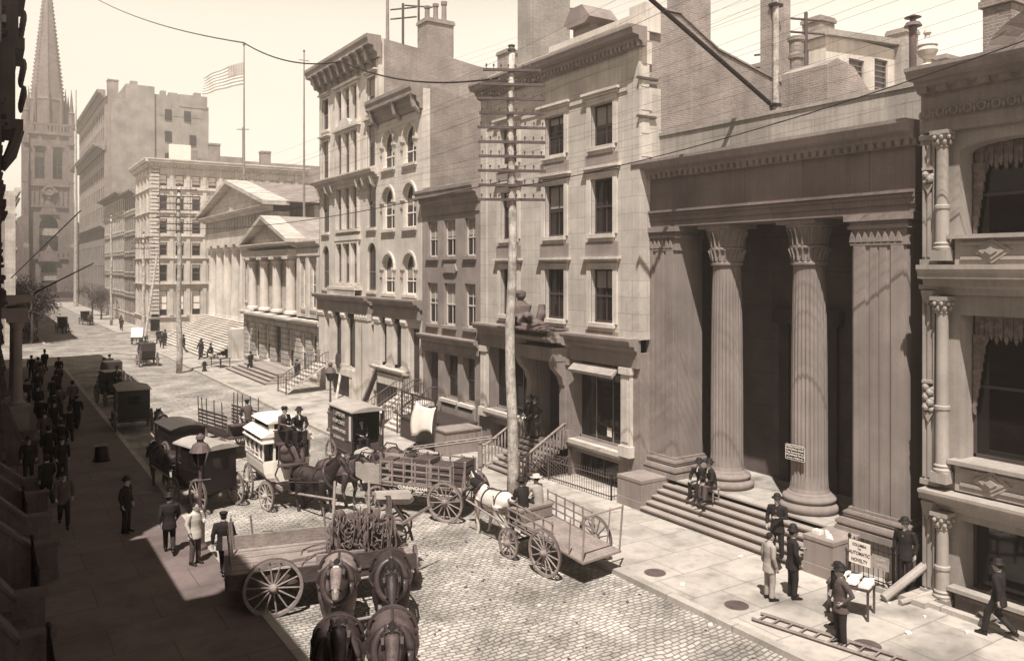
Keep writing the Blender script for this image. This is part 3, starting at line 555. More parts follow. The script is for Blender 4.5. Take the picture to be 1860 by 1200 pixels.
# ================= TALL CORNER BUILDING (five storeys) =================
Fb=empty('bracketed_building',(20,50.5,0),'tall pale building with triple windows, pedimented heads and a deep bracketed cornice','building',world=True)
f=NF(20.0); L1=(53.95,55.2); Cc=(48.6,52.4); R1=(45.98,47.25); ops=[]
for z0,z1,ar in((18.1,20.25,0),(14.75,17.35,0),(11.0,13.75,0),(7.15,10.1,.63)):
    ops+=[(L1[0],L1[1],z0,z1,ar),(R1[0],R1[1],z0,z1,ar)]
    for a,b in((48.7,49.65),(50.05,51.05),(51.45,52.35)): ops.append((a,b,z0 if z0!=7.15 else 7.6,z1))
w=like(f); wall(w,45.9,55.85,6.7,21.2,0,.24,ops); part('wall',w,M['limeplain'],Fb)
for o_ in ops:
    a,b,z0,z1=o_[:4]; ar=o_[4] if len(o_)>4 else 0; single=a in(L1[0],R1[0])
    window(Fb,f,a,b,z0,z1,-.2,arch=ar,cols=1,m=M['sash'],sill=.15 if single else .0,hood=.28 if (single and z0>14) else 0,surr=.12 if single and z0>14 else 0,blind=.4 if z0 in(14.75,11.0) else 0)
for z1,z0 in((17.35,14.6),(20.25,17.9),(13.75,11),(10.1,7.4)):
    t=like(f); t.box(48.45,52.6,-.01,.12,z1+.05,z1+.25); t.box(48.3,52.75,-.01,.3,z1+.25,z1+.4) if z1>14 else t.box(48.3,52.75,-.01,.16,z1+.25,z1+.55)
    if z1==17.35: t.ext([(50.52+1.0*cos(pi*i/10),17.75+.55*sin(pi*i/10)) for i in range(11)],'n',-.01,.3)
    for u in(48.6,49.85,51.25,52.45): t.box(u-.08,u+.08,0,.14,z0+.1,z1+.05)
    t.box(48.4,52.6,0,.2,z0-.12,z0+.06); part('window_surround',t,M['limeplain'],Fb)
t=like(f); cornice(t,45.5,56.1,14.05,14.6,.6)
for u in(46.0,47.3,48.3,52.7,53.8,55.3): t.path([(u,.05,13.5),(u,.25,13.7),(u,.4,14.1)],[.1,.13,.1],6)
part('balcony',t,M['limeplain'],Fb)
t=like(f); t.box(48.1,52.9,0,.55,7.15,7.25); rail(t,(48.15,.5,6.75),(52.85,.5,6.75),.55,24,.02,.04); part('balcony',t,M['limeplain'],Fb)
t=like(f); cornice(t,45.3,56.5,21.2,22.5,.9); t.box(45.9,55.85,-.3,.05,20.7,21.3)
for i in range(9): u=46.3+i*1.15; t.path([(u,.05,20.9),(u,.45,21.2),(u,.6,21.7),(u,.85,21.9)],[.1,.14,.12,.14],7)
part('cornice',t,M['brown'],Fb)
w=EF(45.5); w.ext([(20.3,15),(38,15),(38,20.2),(24,22.0),(20.3,22.4)],'n',-.4,0); part('side_wall',w,M['brick'],Fb); w=EF(45.5); w.box(19.98,20.32,-.42,.03,18.6,22.4); part('quoins',w,M['limeplain'],Fb)
body(Fb,20.95,38,45.9,55.8,20.1,M['brick']); 
w=EF(55.85-.0); w=MB((0,55.8,0),(1,0,0),(0,1,0)); w.box(20.0,20.5,0,.05,6.7,21); part('side_wall',w,M['ashlar'],Fb)
chimney(Fb,24.2,46.2,1.9,1.3,20,24.2,pots=3); chimney(Fb,30.5,46.5,2.2,1.2,19,23.2)
# common ground storey details for E and F
for (Q,u0,u1,pil,win,mats) in((Eb,39.9,46.0,[(45.1,45.95),(43.35,44.1),(41.4,42.1)],[(44.15,45.05),(42.15,43.3)],0),(Fb,46.7,55.9,[(54.6,55.6),(52.9,53.5),(50.6,51.3),(46.75,48.9)],[(51.35,52.85),(49.0,50.55)],0)):
    w=like(f); cornice(w,u0-.1,u1,6.25,6.8,.6,dent=1); w.box(u0,u1,-.2,.18,5.7,6.25); part('entablature',w,M['brown'],Q)
    w=like(f); wall(w,u0,u1,-.45,5.75,-.04,.25,[(a,b,2.75 if Q is Eb else 2.1,5.6) for a,b in win]+([(40.15,41.3,1.6,5.2)] if Q is Eb else [(53.55,54.55,1.2,5.0)])); part('wall',w,M['limeplain'],Q)
    for a,b in win: window(Q,f,a,b,2.75 if Q is Eb else 2.1,5.6,-.25,cols=1,rows=2,m=M['sashd'],gm=M['glassb'],sill=.0)
    for a,b in pil:
        c=like(f); big=b-a>1.5; z0=0 if big else (2.75 if Q is Eb else 2.0)
        c.box(a,b,-.25,.14,z0,5.3); c.box(a-.05,b+.05,-.25,.2,5.3,5.7); c.box(a-.05,b+.05,-.25,.18,z0,z0+.2)
        for i in range(5): t=a+(b-a)*(i+.5)/5; c.ell((t,.2,5.5),(.07,.08,.12),6,5)
        if big: c.box((a+b)/2-.03,(a+b)/2+.03,.1,.14,z0+.3,5.3)
        part('pilaster',c,M['limeplain'],Q)
    d=like(f); (a,b)=(40.15,41.3) if Q is Eb else (53.55,54.55); d.box(a,b,-.5,-.28,1.2,5.2); part('door',d,M['shopdark'],Q)
w=like(f); cornice(w,41.4,46.0,2.35,2.75,.45); w.box(41.4,45.9,-.1,.25,1.75,2.35); w.box(41.4,42.5,-.2,.2,-.3,1.8); part('bay_base',w,M['limeplain'],Eb); d=like(f); d.box(42.5,45.9,-.2,-.02,-.3,1.75); part('basement_window',d,M['shopdark'],Eb)
iron_stoop(Eb,f,39.95,41.35,3.0,.4,1.6,9)
r_=like(f); rail(r_,(42.5,2.4,.13),(45.2,.3,1.9),.8,18,.02,.05); part('railing',r_,M['irong'],Eb)
w=like(f); w.box(48.9,53.6,-.2,.4,1.6,2.0); rail(w,(49,.35,2.0),(53.5,.35,2.0),.3,22,.02,.03); w.box(48.9,49.4,-.2,.35,-.3,1.6); w.box(53.1,53.6,-.2,.35,-.3,1.6); w.path([(50.9,.35,1.6),(50.6,.6,.9),(50.2,.9,.1)],[.1,.08,.08]); part('bay_base',w,M['limeplain'],Fb)
ov=like(f); ov.ell((51.0,.5,2.5),(.42,.06,.5),20,12); part('oval_sign',ov,M['darkst'],Fb)
d=like(f); d.box(49.4,53.1,-.2,-.02,-.3,1.6); part('basement_window',d,M['shopdark'],Fb)
iron_stoop(Fb,f,53.6,55.3,3.1,.4,1.9,9)
# ================= ASSAY OFFICE =================
Gb=empty('pedimented_office',(20.2,66,0),'two storey stone office with four attached columns and a small pediment over a rusticated base','building',world=True)
f=NF(20.2); ops=[]; cx=[72.3,68.8,65.3,61.8]
for a in(74.4,75.6-.0): pass
up=[(74.2,74.9),(75.4,76.1),(57.2,58.2),(59.2,60.2),(69.9,71.2),(66.4,67.7),(62.9,64.2)]
w=like(f); wall(w,56.0,76.6,4.9,9.6,0,.26,[(a,b,5.6,9.0) for a,b in up]); part('wall',w,M['ashlar'],Gb)
for a,b in up: window(Gb,f,a,b,5.6,9.0,-.22,m=M['white'],cols=1,sill=.1,blind=.3)
for u in cx:
    c=like(f); c.lathe((u,.35),[(.5,5.0),(.5,5.15),(.42,5.25),(.39,5.3),(.34,8.9),(.42,9.0),(.45,9.15),(.36,9.2),(.36,9.25)],20); c.box(u-.55,u+.55,-.1,.9,9.25,9.45); part('column',c,M['limeplain'],Gb)
for u in(56.3,58.7,60.7,73.6,76.3): c=like(f); c.box(u-.3,u+.3,0,.15,4.9,9.4); part('pilaster',c,M['limeplain'],Gb)
w=like(f); w.box(56,76.6,-.4,.2,9.45,10.0); w.box(60.9,73.2,0,.85,9.45,10.0); cornice(w,55.9,76.8,10.0,10.55,.5); cornice(w,60.7,73.5,10.0,10.56,1.2); part('entablature',w,M['limeplain'],Gb)
w=like(f); w.ext([(60.8,10.56),(73.4,10.56),(67.1,12.5)],'n',-.4,.5)
for a,b in(((60.4,10.5),(67.1,12.55)),((73.8,10.5),(67.1,12.55))): w.hull8([(a[0],-.4,a[1]),(b[0],-.4,b[1]),(b[0],1.2,b[1]),(a[0],1.2,a[1]),(a[0],-.4,a[1]+.3),(b[0],-.4,b[1]+.32),(b[0],1.2,b[1]+.32),(a[0],1.2,a[1]+.3)])
part('pediment',w,M['ashlar'],Gb)
w=MB(); w.ext([(60.4,10.6),(67.1,12.85),(73.8,10.6)],'u',20.6,34); w.box(20.3,40,56,76.6,10.3,10.62); part('roof',w,M['tin'],Gb)
w=like(f); w.box(55.95,76.7,-.1,.5,4.6,4.75); w.box(61,73,-.1,.95,4.6,4.78); w.box(55.95,76.7,-.1,.32,4.4,4.6); part('ledge',w,M['limeplain'],Gb)
lo=[(57.0,58.2,.75,3.7),(59.4,60.6,.75,3.7),(62.2,63.6,.75,3.7),(65.4,67.0,.8,3.8),(68.4,69.8,.75,3.7),(71.6,73.0,.75,3.7),(74.4,75.6,.75,3.7)]
w=like(f); wall(w,56,76.6,-.4,4.5,0,.3,lo); part('wall',w,mk('rusticated_stone',.40,joint=(2.4,.42,.05,.42,.5),wall=True,bump=.8,streak=.1),Gb)
for a,b,c_,d_ in lo: window(Gb,f,a,b,c_,d_,-.26,m=M['white'] if a!=65.4 else M['sashd'],cols=1,sill=.12 if a!=65.4 else 0)
body(Gb,21.1,40,56.02,76.58,10.3,M['ashlar'])
st=like(f)
for i in range(4): st.box(58.9+.4*i,70.2-.4*i,-.02,3.15-.4*i,-.3,.28+.15*i); st.box(58.82+.4*i,70.28-.4*i,3.13-.4*i,3.24-.4*i,.24+.15*i,.285+.15*i)
part('stair',st,M['steps'],Gb)
chimney(Gb,24.5,59.5,1.5,1.5,10.5,14.3,M['brickp'],pots=1)
# ================= SUB-TREASURY TEMPLE =================
Hb=empty('temple_front_building',(23,91,0),'white marble temple front with fluted columns, broad pediment and high steps','building',world=True)
f=NF(23.0)
for i in range(8):
    u=103.6-3.55*i; c=like(f); c.lathe((u,-.9),[(.85,2.9),(.85,3.1),(.8,3.15),(.76,6),(.68,10.5),(.7,10.55),(.88,10.85),(.88,10.9)],60,(20,3.2,10.4)); c.box(u-.95,u+.95,-1.85,.05,10.9,11.2); part('column',c,M['marble'],Hb)
w=like(f); w.box(77.6,104.8,-1.8,.0,11.2,12.5); w.box(77.5,104.9,-1.8,.12,12.5,12.65); part('architrave',w,M['marble'],Hb)
w=like(f); w.box(77.6,104.8,-1.8,-.02,12.65,14.0)
for i in range(23):
    u=78.3+i*1.14; w.box(u,u+.16,-.02,.08,12.65,13.9); w.box(u+.22,u+.38,-.02,.08,12.65,13.9); w.box(u+.44,u+.6,-.02,.08,12.65,13.9)
part('frieze',w,mk('grey_marble',.34,streak=.2),Hb)
w=like(f); cornice(w,77.0,105.4,14.0,14.6,.9); w.ext([(77.0,14.6),(105.4,14.6),(91.2,17.7)],'n',-1.5,.1)
for a,b in(((76.6,14.55),(91.2,17.75)),((105.8,14.55),(91.2,17.75))): w.hull8([(a[0],-1.5,a[1]),(b[0],-1.5,b[1]),(b[0],1.0,b[1]),(a[0],1.0,a[1]),(a[0],-1.5,a[1]+.4),(b[0],-1.5,b[1]+.42),(b[0],1.0,b[1]+.42),(a[0],1.0,a[1]+.4)])
part('pediment',w,M['ashlar'],Hb)
w=MB(); w.ext([(76.5,14.9),(91.2,18.1),(105.9,14.9)],'u',24.2,62); part('roof',w,M['roof'],Hb); body(Hb,27.5,62,78.2,104.2,14.8,M['marble']); 
w=MB(); w.box(23.05,27.6,77.8,104.7,-.5,2.9); w.box(27.3,27.5,89.8,92.6,2.9,9); part('podium',w,M['marble'],Hb)
st=like(f)
for i in range(17): st.box(79.2,104.0,-.1,5.6-.34*i,-.3,.29+.162*i); st.box(79.2,104.0,5.58-.34*i,5.70-.34*i,.235+.162*i,.295+.162*i)
part('stair',st,M['marble'],Hb)
st=like(f); st.box(77.5,79.15,-.1,3.6,-.3,2.9); part('cheek_block',st,M['marble'],Hb); st=like(f); st.box(104.05,105.1,-.1,1.8,-.3,2.9); part('cheek_block',st,M['marble'],Hb)
# ================= WHITE CORNER BLOCK AND BEYOND =================
def grid_building(root,X,Y0,Y1,X1,top,floors,m,east=None,winw=1.15,winh=.6,pitch=2.1,cor=.9,blindy=.5,sash=None,wz0=1.0,ecol=None,wallm=None):
    f=NF(X); fh=(top-wz0)/floors; ops=[]; n=max(1,int((Y1-Y0)/pitch))
    for j in range(floors):
        for i in range(n): u=Y0+(i+.5)*(Y1-Y0)/n; ops.append((u-winw/2,u+winw/2,wz0+fh*(j+.25),wz0+fh*(j+.25+winh)))
    w=like(f); wall(w,Y0,Y1,-.4,top,0,.2,ops); part('wall',w,m,root)
    for o in ops: 
        if n*floors<70: window(root,f,*o,-.16,cols=1,m=sash or M['sash'],sill=.12)
    t=like(f)
    if n*floors>=70:
        for o in ops: t.poly([(o[0],-.16,o[2]),(o[1],-.16,o[2]),(o[1],-.16,o[3]),(o[0],-.16,o[3])])
        part('windows',t,M['glass'],root)['kind']='stuff'
    t=like(f); cornice(t,Y0-.2,Y1+.2,top-.2,top+.5,cor)
    for j in range(1,floors): t.box(Y0,Y1,-.02,.16,wz0+fh*j-.05,wz0+fh*j+.15)
    part('cornice',t,wallm or m,root)
    body(root,X+.9,X1,Y0+.02,Y1-.02,top,M['brick'])
    return ops,fh
Ib=empty('white_corner_building',(19,125,0),'white six storey corner block with rusticated piers, many windows and a projecting cornice','building',world=True)
lv=[1.85,6.3,9.8,12.8,16.0,19.2,22.0]; f=NF(19.0); ops=[]
for j in range(6):
    for u in(119.6,122.6,125.6,128.6): ops.append((u-.6,u+.6,lv[j]+.7,lv[j+1]-.6,.5 if j==0 else 0))
w=like(f); wall(w,118,132,-.4,22.4,0,.35,ops); part('wall',w,M['marble'],Ib)
for o in ops: window(Ib,f,*o[:4],-.3,cols=1,m=M['sash'],arch=o[4])
f2=EF(118.0); ops=[]
for j in range(6):
    for i in range(9): u=20.4+2.15*i; ops.append((u-.55,u+.55,lv[j]+(.5 if j else .3),lv[j+1]-.75))
w=like(f2); wall(w,19,40,-.4,22.4,0,.35,ops); part('wall',w,M['marble'],Ib)
for k,o in enumerate(ops): 
    window(Ib,f2,*o,-.3,cols=1,m=M['sash'],blind=(.75 if k//9 in(0,5) else (.2 if k%3 else 0)),bm=M['white'])
for ff,a,b in((f,118,132),(f2,19,40)):
    t=like(ff)
    for j in range(6): cornice(t,a-.15,b+.1,lv[j]-.15,lv[j]+.15,.4 if j in(1,) else .28)
    k=a+.0
    while k<b-.3:
        if ff is f2: 
            kk=21.475-2.15+ (k-a)
            t.box(kk-.25,kk+.25,-.01,.14,2.2,22.3) if kk>19.8 else None
            k+=2.15
        else: t.box(k,k+.5,-.01,.14,2.2,22.3); k+=3.0
    cornice(t,a-.6,b+.5,22.2,23.3,.95,dent=1,dw=.2); part('cornice',t,M['marble'],Ib)
    t=like(ff); z=2.4
    while z<22: t.box((a-.05) if ff is f2 else a-.05,a+.9,.0,.2,z,z+.38); z+=.5
    part('quoins',t,M['marble'],Ib)
body(Ib,19.9,40,118.9,131.9,22.9,M['brick']); 
w=MB(); w.box(26,60,131,160,22.5,25.5); w.box(24,27,128,131,22.9,26.2); w.box(30,34,128,133,22.9,25.6); w.box(40,62,118,131,-.4,20); part('rear_wing',w,M['brick'],Ib)
w=MB(); w.box(22.4,25.2,124,125,22.9,26.3); part('roof_screen',w,M['white'],Ib)
for x,y,h in((28,122,26.5),(35,121,25.8),(44,119,24.5),(46,124,27.2),(52,122,24.8)): chimney(Ib,x,y,1.4,1.1,20,h)
Kb=empty('striped_building',(19,138,0),'grey five storey front beside the white corner block','building',world=True); grid_building(Kb,19,132,143,34,19.8,6,M['brown'],pitch=1.9)
Lb=empty('dark_cornice_building',(19,155,0),'old street front with a dark overhanging cornice below the tower block','building',world=True); grid_building(Lb,19,143,168,36,20.3,6,M['ashlar'],pitch=2.1,cor=1.4,wallm=M['brown'])
Jb=empty('tower_block',(19,190,0),'very tall office block with a windowless brick side rising over the street','building',world=True)
w=NF(19); ops=[]
for j in range(10):
    for i in range(16): u=169.5+i*2.95; ops.append((u,u+1.7,3+j*3.7,3+j*3.7+2.4))
wall(w,168,216,-.4,40.6,0,.1,ops); part('wall',w,M['brown'],Jb); t=NF(19)
for o in ops: t.poly([(o[0],-.08,o[2]),(o[1],-.08,o[2]),(o[1],-.08,o[3]),(o[0],-.08,o[3])])
part('windows',t,M['glass'],Jb)['kind']='stuff'
t=NF(19); cornice(t,167.5,217,40.2,41.6,1.4); cornice(t,167.8,217,30.5,31.6,2.0); cornice(t,168,216.5,16,16.6,.8); part('cornice',t,M['brown'],Jb)
w=MB(); w.box(19.5,37.5,168.05,215.9,-.4,40.4); w.box(22.5,27.5,167.6,180,20,43.2); w.box(27.5,36.5,168.0,190,38,41.9); w.box(32,37.2,167.9,185,40,42.4); part('side_wall',w,M['brickp'],Jb)
chimney(Jb,20.4,168.9,1.8,1.6,40,43.8)
for x_,z_ in((30,38.2),(33.5,38.2),(30,34),(34.5,33.6),(30,29.8),(24,41)):
    t=EF(168.0); t.box(x_-.6,x_+.6,0,.12,z_-1,z_+1); part('side_window',t,M['glass'],Jb)
for x_,w_,z_ in((24,1.2,44),(29.2,.9,42.8),(31,1.6,42.6),(35.5,1.2,43.1)): t=MB(); t.box(x_-w_/2,x_+w_/2,168.3,170,41,z_); part('roof_block',t,M['brickp'],Jb)
Sx=empty('distant_house',(22,225,0),'small pale house just before the church','building',world=True); grid_building(Sx,20.5,219,231,32,15.5,4,M['ashlar'],pitch=2.4)
# ================= TRINITY CHURCH =================
T=empty('church_tower',(14.5,250,0),'gothic brownstone church tower with tall crocketed spire closing the street','church',world=True)
f=EF(245.0); cxx=14.5; sm=M['smoke']
w=like(f); wall(w,9.6,19.4,0,44,0,.9,[(12.6,16.4,1,10.5,3.0),(12.3,16.7,13,22.5,3.4),(11.3,13.6,32,40.5,1.6),(15.4,17.7,32,40.5,1.6)],th=1.2); w.box(9.6,19.4,-11,-1.2,0,44); part('wall',w,sm,T)
for a,b,z0,z1,h in((12.6,16.4,1,10.5,3),(12.3,16.7,13,22.5,3.4),(11.3,13.6,32,40.5,1.6),(15.4,17.7,32,40.5,1.6)): window(T,f,a,b,z0,z1,-.85,arch=h,cols=4 if b-a>3 else 2,rows=2,m=sm)
for u in(8.7,19.1):
    b=like(f); b.box(u,u+1.3,-1.5,1.6,0,14); b.box(u+.1,u+1.2,-1.5,1.2,14,26); b.box(u+.15,u+1.15,-1.5,.8,26,36); b.box(u,u+1.3,-1.3,.4,36,46); 
    b.ext([(-1.5,14),(1.6,14),(1.2,15)],'u',u,u+1.3); b.lathe((u+.65,-.45),[(.8,46),(.75,49.5),(.9,49.6),(.55,50),(.05,56)],8)
    for z in(4,9,19,24,31,41): b.box(u-.05,u+1.35,-1.4,1.0 if z<14 else .9,z,z+.3)
    part('buttress',b,sm,T)
for u in(8.7,19.1): b=like(f); b.box(u,u+1.3,-12,-9,0,46); b.lathe((u+.65,-10.5),[(.8,46),(.75,49.5),(.55,50),(.05,56)],8); part('buttress',b,sm,T)
b=like(f)
for (z,h) in((11,.5),(24.5,.5),(30,.5),(43.5,.9)): b.box(9.3,19.7,-.1,.5,z,z+h)
for i in range(12): b.box(9.9+i*.78,10.3+i*.78,.1,.4,44.4,46)
b.box(9.6,19.4,.1,.45,46,46.5); b.ext([(11.9,10.4),(17.1,10.4),(14.5,14.8)],'n',.1,.7); b.ext([(12.2,22.6),(16.8,22.6),(14.5,27.5)],'n',.0,.45); b.ext([(11.0,40.4),(13.9,40.4),(12.45,43.4)],'n',0,.4); b.ext([(15.1,40.4),(18.0,40.4),(16.55,43.4)],'n',0,.4)
for i in range(9): 
    for(zz,z2) in((25.3,29.8),(12,13)): b.box(9.9+i*1.1,10.05+i*1.1,0,.25,zz,z2)
b.ext([(14.5-2,28.8),(14.5,26.6),(16.5,28.8),(14.5,31)],'n',.4,.8); b.tor((14.5,.85,28.8),1.1,.2,(0,1,0),16,5); part('tracery',b,sm,T)
s_=like(f); s_.lathe((14.5,-6),[(4.3,44),(4.0,53),(4.15,53.3),(3.9,54),(.12,90.5)],8); o=part('spire',s_,sm,T)
c=like(f)
for i in range(8):
    a=2*pi*i/8
    for j in range(34): z=55+j*1.03; r=4*(1-(z-54)/36.8)+.06; c.ell((14.5+r*cos(a),-6+r*sin(a),z),(.2,.2,.28),5,4)
    q=a; c.lathe((14.5+4.3*cos(q),-6+4.3*sin(q)),[(.45,46),(.4,52),(.05,57)],6)
c.build('crockets',sm,o)['kind']='stuff'
w=like(f); w.box(5,24,-50,-10,0,20); w.ext([(5,20),(24,20),(14.5,27)],'n',-50,-10); part('nave',w,sm,T)
w=MB(); w.box(-5,35,236,236.4,.9,2.6); 
for i in range(50): w.box(-5+i*.8,-4.9+i*.8,236.15,236.25,2.6,3.6)
tag(w.build('churchyard_wall',M['darkst']),'low wall with iron pickets in front of the church','wall')
# ================= SOUTH SIDE (left) =================
def south(name,Y0,Y1,X,h,label,v,floors,pitch=2.2,proj=.6,lib=1.6,glassy=0):
    r=empty(name,(X,(Y0+Y1)/2,0),label,'building',world=True); f=SF(X); fh=(h-4.2)/floors; ops=[]; n=int((Y1-Y0)/pitch)
    for j in range(floors):
        for i in range(n): u=Y0+(i+.5)*(Y1-Y0)/n; ops.append((u-.55,u+.55,4.4+fh*j+.6,4.4+fh*j+fh-.6,.25 if j%2 else 0))
    for i in range(n): u=Y0+(i+.5)*(Y1-Y0)/n; ops.append((u-.7,u+.7,1.7,3.8))
    w=like(f); wall(w,Y0,Y1,-.4,h,0,.3,ops); part('wall',w,v,r)
    for o in ops: window(r,f,*o[:4],-.27,cols=1,arch=o[4] if len(o)>4 else 0,m=M['sash'],sill=.14,hood=.2,sm=v)
    t=like(f); cornice(t,Y0-.1,Y1+.1,h-.6,h+.4,proj,dent=1,dw=.18)
    for j in range(floors): t.box(Y0,Y1,-.02,.15,4.3+fh*j-.1,4.3+fh*j+.15)
    u=Y0+.4
    while u<Y1: t.path([(u,.05,h-1.6),(u,.2,h-1.2),(u,.4,h-.7)],[.08,.13,.13],6); u+=1.6
    part('cornice',t,v,r); body(r,X-14,X-.9,Y0+.02,Y1-.02,h,M['brick']); return r
S1=south('dark_street_front',-14,12.4,-3.0,23.2,'tall darkened front set back on the shaded left side nearest the viewer','x'and M['darkst'],5)
S2=south('dark_street_front',12.5,22.5,-.6,11.8,'lower darkened front on the shaded left side beside the first','x'and M['darkst'],3)
S3=south('dark_street_front',22.5,34,-.6,17.6,'darkened front with stone stoops on the shaded left side','x'and M['darkst'],3)
S4a=south('dark_corner_front',34,40,.55,20.5,'tall narrow darkened front whose bracketed cornice shows at the top left','x'and M['darkst'],5,proj=1.0,pitch=2.0)
S4=south('dark_corner_front',40,58,.55,18.0,'lower darkened front with a columned porch beyond the tall left front','x'and M['darkst'],3,proj=.8,pitch=2.0)
S5=south('dark_corner_front',58,80.5,.9,23,'tall darkened front at the side street corner on the left','x'and M['darkst'],4,pitch=2.2)
S6=south('far_left_front',104.6,170,3.0,17,'pale front on the far left side beyond the side street','x'and M['ashlar'],4,pitch=3.2)
S7=south('far_left_front',170,230,2.0,20,'taller pale front on the far left next to the church','x'and M['ashlar'],5,pitch=4)
f=SF(.55)
t=like(f)     # projecting ornament and bay on the left front
for z0,z1,e in((13.6,14.0,.7),(14.0,16.6,.45),(16.6,17.0,.75),(17.0,18.6,.55),(18.6,19.2,.8)): t.box(35.0,38.2,0,e,z0,z1)
t.ext([(0,12.6),(.35,13.2),(.7,13.6),(0,13.6)],'u',35.4,37.8) if 0 else None
for u in(35.0,36.6,38.1): t.path([(u,.1,12.4),(u,.4,13.0),(u,.55,13.6)],[.1,.2,.2],7)
for z in(15,16,17.8): 
    for u in(35.2,35.9,36.6,37.3,38.0): t.ell((u,.72,z),(.12,.12,.3),6,5)
part('oriel',t,M['darkst'],S4a)
t=like(f)
for u in(46.5,50.5): t.box(u-.5,u+.5,.35,1.35,.13,1.7); t.box(u-.56,u+.56,.3,1.42,1.7,1.85); t.lathe((u,.85),[(.36,1.85),(.36,2),(.28,2.1),(.25,2.2),(.21,5.5),(.3,5.7),(.34,5.9)],18); t.box(u-.45,u+.45,.4,1.3,5.9,6.1)
t.box(46,51,.1,1.3,6.1,6.6); cornice(t,45.9,51.1,6.6,7.1,1.6); part('porch',t,M['brown'],S4)
def stone_stoop(parent,f,u0,u1,n1,k,z1,m):
    s_=like(f)
    for i in range(k): n=n1-(n1+.0)*i/k; s_.box(u0+.3,u1-.3,-.1,n,.0,.13+(z1-.13)*(i+1)/k)
    for u in(u0,u1-.3):
        s_.ext([(0,0),(n1+.1,0),(n1+.1,1.0),(n1-.5,1.05),(.4,z1+.75),(0,z1+.75)],'u',u,u+.3)
        s_.hull8([(u-.06,n1-.5,1.02),(u+.36,n1-.5,1.02),(u+.36,.3,z1+.75),(u-.06,.3,z1+.75),(u-.06,n1-.5,1.14),(u+.36,n1-.5,1.14),(u+.36,.3,z1+.9),(u-.06,.3,z1+.9)]); s_.box(u-.06,u+.36,n1-.52,n1+.16,1.0,1.14)
        s_.box(u-.05,u+.35,n1-.45,n1+.14,.13,.3)
        s_.tor((u+.15,n1-.9,1.35),.14,.05,(1,0,0),10,5); s_.tor((u+.15,n1-1.3,1.6),.18,.05,(1,0,0),10,5)
    part('stoop',s_,m,parent)
M['stoopst']=mk('dark_brownstone',.11,var=.3,streak=.3,bump=.3)  # darker copy of the brownstone for the left stoops
f=SF(-.6); stone_stoop(S3,f,25.2,28.4,2.2,6,1.6,M['stoopst']); stone_stoop(S2,f,19.0,21.8,1.7,6,1.5,M['stoopst']); stone_stoop(S3,f,31.0,33.6,2.3,6,1.6,M['stoopst'])
f=SF(.55); stone_stoop(S4,f,40.6,43.6,1.35,6,1.6,M['stoopst'])
for (a,b,lb_) in((12,18.6,'nearest black iron area railing on the shaded left side'),(22.2,25.0,'black iron area railing between two stoops on the left'),(28.6,30.8,'farther black iron area railing beyond the stoop on the left')):
    ir=SF(-.6)
    ir.path([(a,1.7,1.15),(b,1.7,1.15)],.025,5); ir.path([(a,1.7,.3),(b,1.7,.3)],.02,5); k=a
    while k<b: ir.path([(k,1.7,.13),(k,1.7,1.3)],[.013,.013],4); ir.path([(k,1.7,1.3),(k,1.7,1.4)],[.03,.002],4); k+=.16
    for q in(a,b): ir.path([(q,1.7,.13),(q,1.7,1.35)],.04,6); ir.ell((q,1.7,1.42),(.06,.06,.08),8,6)
    tag(ir.build('area_railing',M['iron']),lb_,'railing','iron area railings on the left')
hb=MB(); hb.lathe((4.35,39.6),[(.34,.13),(.36,.2),(.3,.25),(.27,.7),(.2,.78),(.3,.8),(.02,.85)],18); tag(hb.build('ash_can',M['iron']),'round dark can standing alone on the shaded left pavement','can')
# small railing left of the bank plinth and area with stand
ir=NF(20.1)
def fence(ir,pts,h=.95,sp=.13,z=.13):
    for p,q in zip(pts,pts[1:]):
        p=Vector((p[0],p[1],z));q=Vector((q[0],q[1],z)); Ld=(q-p).length; up=Vector((0,0,1))
        ir.path([p+up*h,q+up*h],.02,5); ir.path([p+up*.15,q+up*.15],.018,5); n=max(2,int(Ld/sp))
        for i in range(n+1): c=p.lerp(q,i/n); ir.path([c,c+up*(h+.12)],.011,4); ir.path([c+up*(h+.12),c+up*(h+.2)],[.022,.001],4)
        for c in(p,q): ir.path([c,c+up*(h+.1)],.035,6); ir.ell(tuple(c+up*(h+.16)),(.05,.05,.07),8,5)
fence(ir,[(26.3,1.3),(22.75,1.05),(22.75,.2)],.8); tag(ir.build('area_railing',M['irong']),'low iron railing in front of the basement window left of the bank steps','railing')
ir=NF(19.9); fence(ir,[(13.4,.4),(12.15,.4),(12.1,-.6)],.95,z=.25); tag(ir.build('area_railing',M['iron']),'dark iron railing right of the bank plinth holding the posters','railing')
for (lab,p,sz,lines,mm,tm) in (('white poster lettered AUTOMATIC hung on the railing beside the bank plinth',(19.42,13.05,1.0),(.62,.6),(('COLUMBIA',.1,.2),('THE',.06,.1),('AUTOMATIC',.13,-.02),('NOVELTY',.13,-.2)),M['white'],M['ink']),('grey lettered placard hung on the railing right of the white poster',(19.42,12.45,.92),(.46,.34),(('CIGARS',.1,.08),('TOBACCO',.09,-.07)),M['canvas'],M['blind'])):
    o=empty('poster',p,lab,'poster'); o.rotation_euler=(R(90),0,R(-90)); b=MB(); b.box(-sz[0]/2,sz[0]/2,-sz[1]/2,sz[1]/2,-.008,.008); b.build('sheet',mm,o)
    for s_,z_,y_ in lines: text(s_,z_,(0,y_,.012),(0,0,0),o,tm,depth=.002,sx=.82)
p_=MB(); p_.path([(19.0,12.1,.22),(20.4,11.75,.95)],.11,10); p_.path([(19.15,11.75,.2),(20.4,11.5,.3)],.07,8); tag(p_.build('drain_pipe',M['canvas']),'pale pipe lying slanted against the kerb behind the standing man','pipe')
